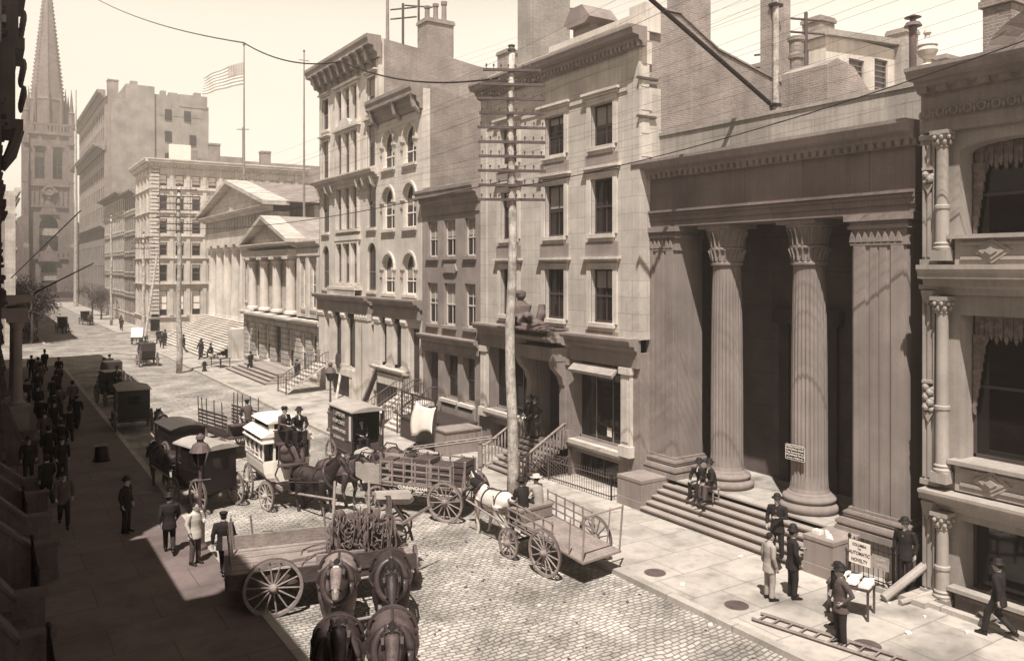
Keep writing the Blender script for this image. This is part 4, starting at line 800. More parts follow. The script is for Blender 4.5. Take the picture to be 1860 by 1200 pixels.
p_=MB(); p_.box(19.45,20.3,11.3,12.6,.14,.26); tag(p_.build('stone_slab',M['flag']),'flat stone slab where the dark coated man stands beside the ornate pilaster','slab')
ns=empty('news_stand',(17.75,12.15,.13),'small stand piled with white papers between the boy and the railing','stand',rz=R(20))
t=MB(); t.box(-.35,.35,-.5,.5,.7,.76); t.build('tray',M['woodd'],ns)
for x in(-.3,.3):
    for y in(-.45,.45): t=MB(); t.box(x-.025,x+.025,y-.025,y+.025,0,.7); t.build('leg',M['woodd'],ns)
t=MB()
for i in range(9): x=-.22+.2*(i%3); y=-.36+.3*(i//3); a=random.uniform(-.5,.5); t.hull8([(x-.1,y-.12,.765+.01*i),(x+.1,y-.12+a*.1,.765+.01*i),(x+.11,y+.12,.765+.01*i),(x-.1,y+.12,.765+.01*i)]+[(x-.1,y-.12,.80+.01*i),(x+.1,y-.12+a*.1,.84+.01*i),(x+.11,y+.12,.80+.01*i),(x-.1,y+.12,.83+.01*i)])
t.build('papers',M['paper'],ns)
t=MB()
for i in range(8): t.box(19.25+.06*i,19.31+.06*i,13.75+.07*i,13.95+.05*i,1.165,1.2+.03*(i%3)); t.box(19.3,19.5,14.2+.03*i,14.22+.03*i,1.165,1.28)
tag(t.build('peddler_wares',M['paper']),'small pale goods laid out on top of the plinth right of the bank steps','goods')
for i,(x,y) in enumerate(((15.54,16.69),(15.74,13.97),(16.5,10.9),(5.1,33))):
    c=MB(); c.lathe((x,y),[(.3,.13),(.3,.138),(.25,.139),(.25,.146)],24); c.ring((x,y,.15),.1,.2,.004,20,ax='z'); tag(c.build('coal_hole_cover',M['irong']),('round iron cover in the pavement opposite the bank steps, the upper one','round iron cover in the pavement opposite the bank steps, the lower one','round iron cover in the pavement beside the ladder','round iron cover in the shaded left pavement')[i],'cover',)
ld=MB(); 
for dx in(0,.42): ld.path([(15.35+dx*1.0,13.15+dx*.2,.19),(16.15+dx,9.6+dx*.2,.19)],.04,5)
for i in range(11): q=i/11+.04; a=Vector((15.35,13.15,.19)).lerp(Vector((16.15,9.6,.19)),q); ld.path([a,a+Vector((.42,.08,0))],.022,5)
tag(ld.build('ladder',M['wood']),'wooden ladder lying flat on the pavement by the kerb at the bottom right','ladder')
lit=[(1390,1040),(1345,1011),(1500,1040),(1585,1062),(1680,1120),(1757,1148),(1240,1062),(1290,1125),(1650,1150),(640,1000),(820,1060),(1040,1120),(700,1130),(980,1100),(1560,1075),(1615,1095)]
def gp(px,py,z=.135):
    u=(px-930)/1480; v=(488-py)/1480; s_,c_=sin(R(33)),cos(R(33)); t_=(z-8.5)/v; return (t_*(s_+u*c_),t_*(c_-u*s_))
lm=MB()
for px,py in lit:
    x,y=gp(px,py,.135 if px>1100 else .01); z=.136 if x>14.95 else .006; a=random.random()*3; r=random.uniform(.05,.13)
    lm.hull8([(x+r*cos(a+k*1.57),y+r*.6*sin(a+k*1.57),z) for k in range(4)]+[(x+r*cos(a+k*1.57),y+r*.6*sin(a+k*1.57),z+.02+.03*random.random()) for k in range(4)])
tag(lm.build('paper_litter',M['paper']),'white paper scraps scattered over pavement and road','litter',kind='stuff')
# ================= POLES, LAMPS, WIRES =================
def telegraph(loc,h,r0,arms,z0,dz,L_,rz,label,double=1):
    p=empty('telegraph_pole',loc,label,'telegraph pole','telegraph poles along the street',rz=rz); b=MB()
    b.path([(.06*sin(i*1.3)*(i>0),.03*sin(i*2.1),h*i/10) for i in range(11)],[r0*(1-.42*i/10) for i in range(11)],14); b.build('shaft',M['pole'],p,smooth=True)
    c=MB(); c.lathe((0,0),[(.14,h),(.15,h+.06),(.1,h+.12),(.13,h+.2),(.02,h+.24)],10); c.build('pole_cap',M['irong'],p)
    for i in range(arms):
        z=z0-i*dz; k=MB(); lw=L_*(.86,.98,1,.97,1.02,1,.98,1.01,.99,1,.97)[i%11]; k.box(-lw/2,lw/2,-.2,-.1,z-.045,z+.045); k.path([(0,-.21,z-.5),(.5,-.21,z-.03)],.012,4) if 0 else None
        o=k.build('crossarm',M['arm'],p); q=MB(); n=8
        for j in range(n): x=-lw/2+.12+(lw-.24)*j/(n-1); q.path([(x,-.15,z+.05),(x,-.15,z+.12),(x,-.15,z+.13),(x,-.15,z+.2)],[.015,.015,.04,.03],6)
        q.build('insulators',M['irong'],o)
    return p
telegraph((15.5,23.9,.0),16.1,.2,10,15.4,.5,2.35,R(-27),'big pale telegraph pole with ten crossarms standing in front of the stone building')
telegraph((13.4,70.4,.0),15.2,.24,7,14.9,.55,3.4,R(-25),'telegraph pole with seven crossarms beside the temple steps')
telegraph((15.4,101,.0),12.5,.24,3,12.0,.6,2.6,R(-25),'shorter telegraph pole in front of the white corner block')
telegraph((15.98,133.8,.0),16.5,.2,2,16.2,.8,2.6,R(-25),'distant telegraph pole beyond the side street')
pl=MB(); pl.path([(15.0,98,.1),(16.6,99.5,10.2)],[.16,.1],8); tag(pl.build('leaning_pole',M['pole']),'leaning pole propped near the white corner block','pole')
pl=MB(); pl.path([(17.3,204,0),(17.3,204,48)],[.5,.12],8); tag(pl.build('tall_mast',M['pole']),'very tall thin mast rising beside the tower block','mast')
def lamp(loc,label,h=2.5):
    p=empty('street_lamp',loc,label,'street lamp','gas street lamps'); b=MB()
    b.lathe((0,0),[(.2,0),(.2,.1),(.13,.2),(.13,.9),(.17,.92),(.17,1.0),(.1,1.05),(.12,1.15),(.06,1.25),(.05,h-.5),(.07,h-.45),(.05,h-.4),(.045,h-.05),(.09,h)],12); b.path([(-.3,0,h-.45),(.3,0,h-.45)],.02,6); b.build('post',M['irong'],p)
    g=MB(); g.lathe((0,0),[(.13,h),(.26,h+.42)],6); o=g.build('lantern',M['glass'],p); c=MB()
    for i in range(6): a=2*pi*i/6; c.path([(.135*cos(a),.135*sin(a),h),(.27*cos(a),.27*sin(a),h+.43)],.012,4)
    c.lathe((0,0),[(.32,h+.42),(.3,h+.46),(.22,h+.62),(.1,h+.7),(.1,h+.78),(.14,h+.8),(.12,h+.88),(.03,h+.95)],12); c.build('hood',M['canvas'] if 0 else M['irong'],o); return p
lamp((5.45,25.5,.13),'gas street lamp on the left kerb in front of the black closed wagon'); lamp((15.05,40.4,.13),'gas street lamp on the far kerb behind the carpet cleaning van',h=2.6); 
hy=MB(); hy.lathe((14.3+.9,69.6),[(.2,.13),(.2,.25),(.13,.3),(.13,.75),(.17,.78),(.16,.88),(.05,.95)],12); hy.box(14.98,15.42,69.5,69.7,.6,.72); tag(hy.build('fire_hydrant',M['iron']),'stubby dark hydrant at the foot of the telegraph pole by the temple','hydrant')
# flagpoles and flag
fp=empty('flagpole',(24.3,92,17.6),'tall flagpole on the temple roof flying a striped flag','flagpole'); b=MB(); b.path([(0,0,0),(0,0,15.6)],[.14,.06],8); b.ell((0,0,15.75),(.16,.16,.16)); b.path([(-.6,0,.1),(0,0,1.8)],.05); b.path([(.6,0,.1),(0,0,1.8)],.05); b.build('staff',M['wood'],fp)
fl=empty('flag',(24.3,92,31.4),'striped flag with starred canton blowing left from the pole on the temple','flag',rz=R(-33)); 
def flagstrip(j0,j1,i0,i1,mat,name,dz=0):
    q=MB(); NX=16
    for i in range(i0,i1):
        for j in range(j0,j1):
            def p(a,b_): x=-a*4.6/NX; y=.22*sin(a*.9+b_*.15)*a/NX+dz; z=-b_*2.5/13-(a/NX)**1.4*1.3*(1-b_/26)-.03*a; return (x,y,z)
            q.poly([p(i,j),p(i+1,j),p(i+1,j+1),p(i,j+1)])
    o=q.build(name,mat,fl); md=o.modifiers.new('t','SOLIDIFY'); md.thickness=.02; return o
for j in range(13): flagstrip(j,j+1,0,16,M['brickp'] if j%2==0 else M['white'],'stripe')
flagstrip(0,7,0,6,M['canvas'],'canton',.03); flagstrip(0,7,0,6,M['canvas'],'canton',-.03)
q=MB()
for r_ in range(5):
    for c_ in range(6): a=.5+c_*.95; b_=.7+r_*1.3; x=-a*4.6/16; z=-b_*2.5/13-(a/16)**1.4*1.3*(1-b_/26)-.03*a; y=.22*sin(a*.9+b_*.15)*a/16-.05; q.ext([(x+.08*(1 if k%2==0 else .45)*cos(k*pi/5+pi/2),z+.08*(1 if k%2==0 else .45)*sin(k*pi/5+pi/2)) for k in range(10)],'n',y-.005,y+.0)
q.build('stars',M['white'],fl)['kind']='stuff'
fp=empty('flagpole',(25.5,75.4,10),'bare tall flagpole rising behind the small pedimented office','flagpole'); b=MB(); b.path([(0,0,0),(0,0,19)],[.14,.06],8); b.path([(-.5,0,18.2),(.5,0,18.2)],.04,6); b.ell((0,0,19.1),(.12,.12,.12)); b.build('staff',M['wood'],fp)
fp=MB(); fp.path([(20.6,45.6,22.3),(20.6,45.6,28)],[.12,.07],8); tag(fp.build('flagpole',M['wood']),'bare pole on the roof corner of the bracketed building','flagpole')
def roofpole(x,y,z,h,arms,rz,label,L_=1.8):
    p=MB((x,y,z),(cos(rz),sin(rz),0),(-sin(rz),cos(rz),0)); p.path([(0,0,0),(0,0,h)],.08,6)
    for i in range(arms): p.path([(-L_/2,.08,h-.3-.6*i),(L_/2,.08,h-.3-.6*i+(.0))],.055,5)
    tag(p.build('rooftop_wire_pole',M['arm']),label,'wire pole')
roofpole(22.2,46.8,20.6,4.6,2,R(-50),'left one of two short wire poles on the roof of the bracketed building'); roofpole(23.4,47.0,20.6,5.6,2,R(-20),'right one of two short wire poles on the roof of the bracketed building')
roofpole(30,41,15.8,9.2,3,R(-33),'rooftop wire pole with three crossarms behind the big telegraph pole',2.6); roofpole(31,23.5,14.5,5.5,2,R(-20),'dark wire pole on the roofs behind the bank parapet',2.0); roofpole(32,26,13,6.2,3,R(-60),'second dark wire pole on the roofs behind the bank parapet',2.0)
roofpole(31,118,23,5.6,1,R(-33),'thin wire pole on the roof left of the white flagpole'); 
# buildings behind the bank
X1=empty('back_building',(38,26,0),'pale rear building with two shuttered windows seen over the bank parapet','building',world=True)
f=EF(21.6+4); ops=[(35.6,36.4,17.3,18.8),(37.2,38.5,17.6,19.3),(39.4,40.6,17.8,19.6)]
w=like(f); wall(w,35.3,41.2,0,20.3,0,.2,ops); part('wall',w,M['limeplain'],X1)
for o in ops: window(X1,f,*o,-.17,cols=1,rows=6,m=M['sash'],sill=.15)
w=MB(); w.box(35.4,48,26.7,38,0,19.7); w.box(41.2,43.6,25.2,26.6,0,20.6); w.box(43.6,50,26,30,0,19.6); w.ext([(35.1,20.1),(41.3,20.5),(41.3,20.8),(35.1,20.4)],'n',25.3,27); part('side_wall',w,M['brickp'],X1)
for x,y,w_,h in((34.2,27.5,1.3,19.4),(36.9,27.2,1.2,21.6),(42.6,26,1.2,21.6),(46,27,1.2,20.9),(48.5,27,1.4,21.2)): chimney(X1,x,y,w_,1.1,12,h,M['brick'])
X2=empty('rear_roof',(28,19,0),'dark gable and round chimney stack behind the bank parapet','building',world=True)
w=MB(); w.box(25.4,40,15,21.8,0,14.2); w.v=w.v; w.f=w.f; w.ext([(25.6,14.2),(28.4,14.2),(28.2,15.2),(27.2,16.0),(26.2,16.2),(25.6,15.9)],'n',18.5,20.5) ; part('wall',w,M['brick'],X2)
w=MB(); w.lathe((26.85,20.8),[(.45,12),(.4,15.6),(.3,15.7),(.26,15.8),(.24,16.7),(.3,16.75),(.3,16.9),(.27,16.95),(.27,17.4),(.33,17.45),(.33,17.6)],14); part('round_stack',w,M['brick'],X2)
sk_=empty('brick_chimney_stack',(27.6,22.9,14),'tall square brick chimney stack with a pale pole fixed to its face above the bank','chimney',world=True)
w=MB(); w.box(27.3,28.6,22.45,22.95,12,27); w.build('stack',M['brick'],sk_); w=MB(); w.path([(27.42,22.25,13.4),(27.42,22.25,27)],.13,8); w.build('pole',M['pole'],sk_); w=MB(); w.box(27.2,27.7,22.1,22.45,19.3,19.42); w.box(27.2,27.7,22.1,22.45,15.2,15.3); w.build('clamp',M['iron'],sk_)
def wire(pts,r,label,m=None,sag=0,n=18,name='wire'):
    w=MB(); q=[]
    for a,b in zip(pts,pts[1:]):
        a=Vector(a);b=Vector(b)
        for i in range(n+1): t=i/n; p=a.lerp(b,t); p.z-=sag*4*t*(1-t); q.append(p)
    w.path(q,r,5); return tag(w.build(name,m or M['iron']),label,'wire','overhead wires')
def pt(px,py,X): u=(px-930)/1480; s_,c_=sin(R(33)),cos(R(33)); d=X/(s_+u*c_); return (X,d*(c_-u*s_),8.5+(488-py)/1480*d)
wire([pt(175,-2,9.0),pt(443,78,12.0),pt(620,112,14.5),pt(905,142,15.4)],.035,'thick dark cable sagging from the top left to the big telegraph pole',sag=.5)
wire([(15.4,23.9,11.3),pt(1900,60,19.4)],.016,'dark cable running right from the big telegraph pole over the bank parapet',sag=.35,n=30)
wire([(13.4,70,11.8),(15.4,23.9,11.6)],.02,'cable between the temple pole and the big telegraph pole',sag=.6)
w=MB(); w.path([pt(1398,188,21.8),pt(1160,-20,17.0)],.075,8); tag(w.build('stay_rod',M['iron']),'thick dark stay rod slanting down to the bank parapet','rod')
w=MB(); w.path([pt(20,505,2.2),pt(146,383,6.2)],[.05,.05],6); tag(w.build('signal_boom',M['iron']),'upper dark boom slanting out over the left pavement','boom')
w=MB(); w.path([pt(62,532,3.0),pt(170,478,6.4)],[.05,.04],6); w.box(2.9,3.1,0,0,0,0) if 0 else None; tag(w.build('signal_boom',M['iron']),'lower dark boom slanting out over the left pavement','boom')
random.seed(3)
for i in range(0,11):     # long telegraph wires from the crossarms in both directions
    z=15.5-.42*i
    for k in((-1,.6) if i%2==0 else (.1,)):
        ax=15.5+k*1.0*cos(R(-27)); ay=23.9+k*1.0*sin(R(-27)); wire([(21.5+k*.5+i*.4,-8,z+7-i*.2),(ax,ay,z),(13.4+k*1.2,70.4,15.1-.5*(i%7))],.0042,'thin telegraph wires strung between the poles above the street',M['irong'],sag=.5,n=10)
for i in range(9): wire([(46,-3+2*i,27+.6*i),(22+i*.3,38+i,17.5+i*.5)],.0045,'thin wires crossing the sky above the bank roofs',M['irong'],sag=.6,n=8)
# hanging white cloth on stair frame and sidewalk showcase
cl=empty('hanging_cloth',(17.2,33.75,-.1),'white cloth draped over a dark showcase in front of the brownstone','cloth')
q=MB(); NXc=12
def cp(i,j): a=i/NXc; b=j/10; return (-.25*sin(b*1.6)-.06*sin(a*9+b*3),(.5-a)*2.0+.12*sin(b*3),2.35-1.6*b*(.85+.15*cos(a*4))-.18*sin(a*3.1)*(1-b))
q.grid(cp,NXc,10)
o=q.build('sheet',M['white'],cl,smooth=True); md=o.modifiers.new('t','SOLIDIFY'); md.thickness=.02
sc=empty('pavement_showcase',(18.1,34.6,.13),'dark boxed iron stair head and showcase under the white cloth','showcase')
b=MB(); b.box(-.6,1.6,-1.2,2.6,0,1.0); b.box(-.65,1.65,-1.25,2.65,1.0,1.08); b.build('case',M['shopdark'],sc); b=MB()
for y in(-1.1,1.3,2.5): b.box(-.6,-.52,y-.04,y+.04,1.08,2.3)
b.box(-.6,-.52,-1.15,2.5,2.22,2.3); b.build('frame',M['shopdark'],sc)
b=MB(); b.path([(17.0,30.8,.13),(17.0,30.8,1.7)],[.2,.14],8); b.ell((17.0,30.8,1.85),(.17,.17,.2)); tag(b.build('newel_post',M['brown']),'stone newel post left of the stone building steps','post') if 0 else None
random.seed(21); dg=MB()
for i in range(420):
    x=random.uniform(6.2,14.4); y=random.uniform(12,60); r=random.uniform(.015,.05); dg.ell((x,y,.012),(r,r*random.uniform(.6,1.2),r*.5),5,4)
tag(dg.build('road_dung',M['woodd']),'dark dung and mud crumbs scattered over the setts','dung',kind='stuff')
dg=MB()
for i in range(500):
    cx_,cy_=random.choice(((11.5,17),(9.5,25),(12.5,22),(8.2,35),(11,30),(13.5,27))); x=cx_+random.gauss(0,.9); y=cy_+random.gauss(0,1.1); a=random.random()*3.14; l=random.uniform(.06,.16); dg.path([(x-l*cos(a),y-l*sin(a),.012),(x+l*cos(a),y+l*sin(a),.02)],.006,3)
tag(dg.build('straw',M['gold']),'loose straw strewn over the setts','straw',kind='stuff')
b=MB(); b.box(17.4,19.2,32.2,33.4,.13,1.15); b.box(17.35,19.25,32.15,33.45,1.15,1.22); tag(b.build('cellar_hatch',M['brown']),'brown boxed cellar hatch left of the stone building steps','hatch')
b=MB(); b.path([(15.9,35.2,2.4),(17.6,31.6,2.6)],.04); b.path([(16.1,34.9,2.1),(17.9,31.2,2.75)],.04)
# ================= TREES =================
def tree(x,y,h,r,label,seed,z0=.13):
    random.seed(seed); t=empty('street_tree',(x,y,z0),label,'tree','street trees in the distance'); b=MB(); b.path([(0,0,0),(.05,0,h*.4),(0,.1,h*.8)],[.16,.12,.04],7)
    cl=[]
    for i in range(9):
        a=random.random()*6.3; e=(r*.75*cos(a),r*.75*sin(a),h*(.5+.4*random.random())); b.path([(0,0,h*(.3+.3*random.random())),(e[0]*.5,e[1]*.5,e[2]-.2),e],[.07,.045,.015],5); cl.append(e)
    b.build('trunk',M['bark'],t); c=MB()
    for e in cl+[(0,0,h*.9),(0,0,h*.7)]:
        for k in range(170):
            v=Vector((random.gauss(0,1),random.gauss(0,1),random.gauss(0,.8))).normalized()*random.random()**.4*r*.5; p=Vector(e)+v; s_=random.uniform(.07,.14); a=Vector((random.gauss(0,1),random.gauss(0,1),random.gauss(0,1))).normalized(); bb=a.orthogonal().normalized()
            c.poly([p+a*s_,p+bb*s_*.6,p-a*s_,p-bb*s_*.6])
    c.build('crown',M['leaf'],t)
for i,(x,y,h,r,lb) in enumerate(((4.6,106,6.5,2.6,'dark leafy tree at the left kerb beyond the side street'),(4.2,112,7,3.0,'second leafy tree along the far left kerb'),(3.8,117,6.5,2.8,'leafy tree between the second and third on the far left kerb'),(5.2,109,5.5,2.2,'small leafy tree nearest the roadway on the far left kerb'),(4.8,122,6,2.4,'third leafy tree along the far left kerb'),(16.4,150,5,2.2,'leafy tree on the right kerb in the distance before the tower block'),(16.4,163,5,2.2,'farther leafy tree on the right kerb below the tower block'),(9,237,6.5,4,'tree in the churchyard left of the church door'),(21,237,6.5,4,'tree in the churchyard right of the church door'))): tree(x,y,h,r,lb,i+40)
# ================= HORSES =================
def legp(b,pts,rs): b.path(pts,rs,10)
def horse_mesh(v):
    b=MB()
    b.path([(-.86,0,1.12),(-.78,0,1.2),(-.6,0,1.24),(-.35,0,1.2),(0,0,1.13),(.3,0,1.12),(.52,0,1.17),(.68,0,1.2),(.78,0,1.16)],[(.1,.14),(.22,.26),(.285,.32),(.295,.33),(.31,.34),(.29,.36),(.24,.36),(.17,.27),(.08,.14)],16)
    nz=(0,-.28,-.55)[v%3]; 
    b.path([(.5,0,1.3),(.75,0,1.5+nz*.1),(.95,0,1.74+nz*.45),(1.08,0,1.92+nz*.8)],[(.15,.3),(.12,.22),(.1,.17),(.09,.13)],12)
    hx,hz=1.06,1.92+nz*.8
    b.path([(hx-.1,0,hz+.02),(hx+.05,0,hz-.02),(hx+.22,0,hz-.18),(hx+.36,0,hz-.36),(hx+.44,0,hz-.46)],[(.07,.08),(.105,.14),(.085,.115),(.06,.08),(.055,.06)],12)
    for s in(-1,1): b.path([(hx-.03,s*.07,hz+.08),(hx-.02,s*.085,hz+.17),(hx,s*.08,hz+.25)],[.035,.035,.008],6)
    w=.12 if v==1 else .04
    for s in(-1,1):
        k=w*s
        legp(b,[(.5,s*.17,1.15),(.5+k*.3,s*.19,.9),(.5+k,s*.18,.52),(.49+k*.8,s*.17,.46),(.5+k*.3,s*.17,.14),(.54+k*.3,s*.17,.06),(.56+k*.3,s*.17,0)],[.15,.12,.068,.06,.045,.06,.075])
        legp(b,[(-.5,s*.18,1.15),(-.46-k*.3,s*.2,.85),(-.66-k,s*.19,.52),(-.68-k,s*.18,.46),(-.6-k,s*.18,.14),(-.57-k,s*.18,.06),(-.54-k,s*.18,0)],[(.2,.24),(.13,.17),.07,.06,.047,.06,.075])
    return bake(b,'horse_body',M['blackh'],.032,2),(hx,hz)
def hair_mesh(v,hx,hz):
    m=MB(); m.path([(.55,0,1.62),(.75,0,1.75+(hz-1.92)*.25),(.95,0,1.9+(hz-1.92)*.6),(hx-.02,0,hz+.14)],[(.05,.1),(.06,.13),(.055,.11),(.04,.06)],8); m.path([(hx,0,hz+.14),(hx+.12,0,hz+.02),(hx+.16,0,hz-.12)],[.04,.035,.01],6)
    for i in range(14): t=i/13; x=.55+t*.48; z=1.66+t*(hz-1.6); m.path([(x,.03,z),(x+.0,.13,z-.12),(x-.03,.15,z-.3)],[.03,.025,.005],5)
    ms=m.mesh('mane',M['mane'],True); t=MB(); t.path([(-.82,0,1.32),(-.95,0,1.25),(-1.0,0,1.0),(-.98,0,.7),(-.95,0,.42)],[.045,.06,.09,.08,.015],8); return ms,t.mesh('tail',M['mane'],True)
def harness_meshes(hx,hz):
    c=MB(); c.path([(.66-.17*sin(2*pi*i/24),.23*cos(2*pi*i/24),1.28+.36*sin(2*pi*i/24)) for i in range(25)],[(.05,.035)]*25,7); c.path([(.74,0,1.66),(.72,0,1.8)],[.03,.02],6); cm=c.mesh('collar',M['leather'],True)
    s=MB()
    def girth(x,ry,rz,cz,r=.022): s.path([(x,ry*cos(2*pi*i/18),cz+rz*sin(2*pi*i/18)) for i in range(19)],[(r*1.6,r*.5)]*19,4)
    girth(.2,.315,.37,1.13); girth(-.45,.31,.35,1.2)
    s.path([(.6,.0,1.55),(.2,0,1.5),(-.4,0,1.56),(-.8,0,1.43)],.02,4)
    for y in(-1,1): s.path([(.6,y*.28,1.15),(.1,y*.34,1.1),(-.5,y*.34,1.05),(-.95,y*.3,.98),(-1.3,y*.25,.9)],.022,4); s.path([(-.3,y*.24,1.43),(-.5,y*.33,1.1)],.018,4); s.path([(-.85,y*.25,1.1),(-.5,y*.33,1.12)],.02,4)
    s.path([(-.86,-.22,1.1),(-.98,0,1.1),(-.86,.22,1.1)],.025,4); sm_=s.mesh('harness_straps',M['leather'])
    h=MB(); 
    for y in(-1,1): h.path([(hx,y*.1,hz+.1),(hx+.14,y*.105,hz-.12),(hx+.34,y*.07,hz-.36)],.014,4); h.hull8([(hx+.05,y*.1,hz-.08),(hx+.16,y*.1,hz-.14),(hx+.16,y*.13,hz-.14),(hx+.05,y*.14,hz-.08),(hx+.1,y*.1,hz+.05),(hx+.2,y*.1,hz-.02),(hx+.2,y*.13,hz-.02),(hx+.1,y*.14,hz+.05)])
    h.tor((hx+.3,0,hz-.3),.085,.014,(.6,0,-.8),12,4); h.tor((hx+.02,0,hz+.0),.12,.014,(1,0,-.1),12,4); return cm,sm_,h.mesh('bridle',M['leather'])
HV=[]; HX=[]
for v in range(3): bm_,(hx,hz)=horse_mesh(v); HX.append((hx,hz)); HV.append((bm_,)+hair_mesh(v,hx,hz)+harness_meshes(hx,hz))
def horse(x,y,rz,coat,v,label,group='draught horses',blanket=0,sc=1,z=0,wide=1.12,blaze=0):
    h=empty('horse',(x,y,z),label,'horse',group,rz=rz); h.scale=(sc,sc*wide,sc); P=HV[v]
    me=P[0].copy() if coat!='blackh' else P[0]
    if coat!='blackh': me.materials.clear(); me.materials.append(M[coat])
    mobj('body',me,h); mobj('mane',P[1],h); mobj('tail',P[2],h); mobj('collar',P[3],h); mobj('harness_straps',P[4],h); mobj('bridle',P[5],h)
    if blaze: hx,hz=HX[v]; q=MB(); q.path([(hx+.07,0,hz+.105),(hx+.24,0,hz-.08),(hx+.41,0,hz-.32)],[(.05,.02),(.045,.02),(.03,.02)],6); q.build('blaze',M['whiteh'],h,smooth=True)
    if blanket:
        q=MB(); 
        if 1:
            if 1:
                def p(i,j): t=-1.25+2.5*j/12; x=-.85+1.25*i/8; r=.36+.03*sin(i*2.1+j); yy=sin(t)*r if abs(t)<1.1 else (1 if t>0 else -1)*.37; zz=1.2+cos(t)*r if abs(t)<1.1 else 1.36-(abs(t)-1.1)*3.2; return (x,yy,zz)
                q.grid(p,8,12)
        q.build('blanket',M['canvas'],h,smooth=True)
    return h
# ================= PEOPLE =================
def skel(pose):
    lean=.04; J=dict(hz=.92,off=0)
    legs={'stand':[((0,.1,.92),(.01,.11,.5),(0,.12,.1)),((0,-.1,.92),(.03,-.11,.5),(.0,-.12,.1))],
     'walk':[((0,.09,.91),(.2,.1,.53),(.27,.1,.11)),((0,-.09,.91),(.06,-.1,.5),(-.3,-.1,.2))],
     'sit':[((0,.1,.92),(.42,.15,.94),(.44,.15,.52)),((0,-.1,.92),(.42,-.15,.94),(.38,-.15,.52))],
     'step':[((0,.1,.92),(.34,.14,.78),(.32,.14,.34)),((0,-.1,.92),(.42,-.14,.94),(.40,-.15,.52))]}
    arms={'down':[((0,.2,1.42),(-.04,.27,1.15),(.05,.27,.9)),((0,-.2,1.42),(-.04,-.27,1.15),(.05,-.27,.9))],
     'pocket':[((0,.2,1.42),(-.12,.3,1.17),(.06,.2,1.0)),((0,-.2,1.42),(-.12,-.3,1.17),(.06,-.2,1.0))],
     'swing':[((0,.2,1.42),(-.1,.25,1.16),(-.1,.26,.92)),((0,-.2,1.42),(.06,-.26,1.16),(.22,-.22,.96))],
     'reins':[((0,.2,1.42),(.08,.26,1.17),(.32,.14,1.12)),((0,-.2,1.42),(.08,-.26,1.17),(.32,-.14,1.12))],
     'knees':[((.05,.2,1.4),(.16,.27,1.16),(.36,.13,1.03)),((.05,-.2,1.4),(.16,-.27,1.16),(.36,-.13,1.05))],
     'hold':[((0,.2,1.42),(.05,.28,1.16),(.28,.1,1.2)),((0,-.2,1.42),(-.02,-.28,1.16),(.1,-.26,.92))]}
    l,a=pose.split('_'); return legs[l],arms[a],(l in('sit','step'))
PM={}
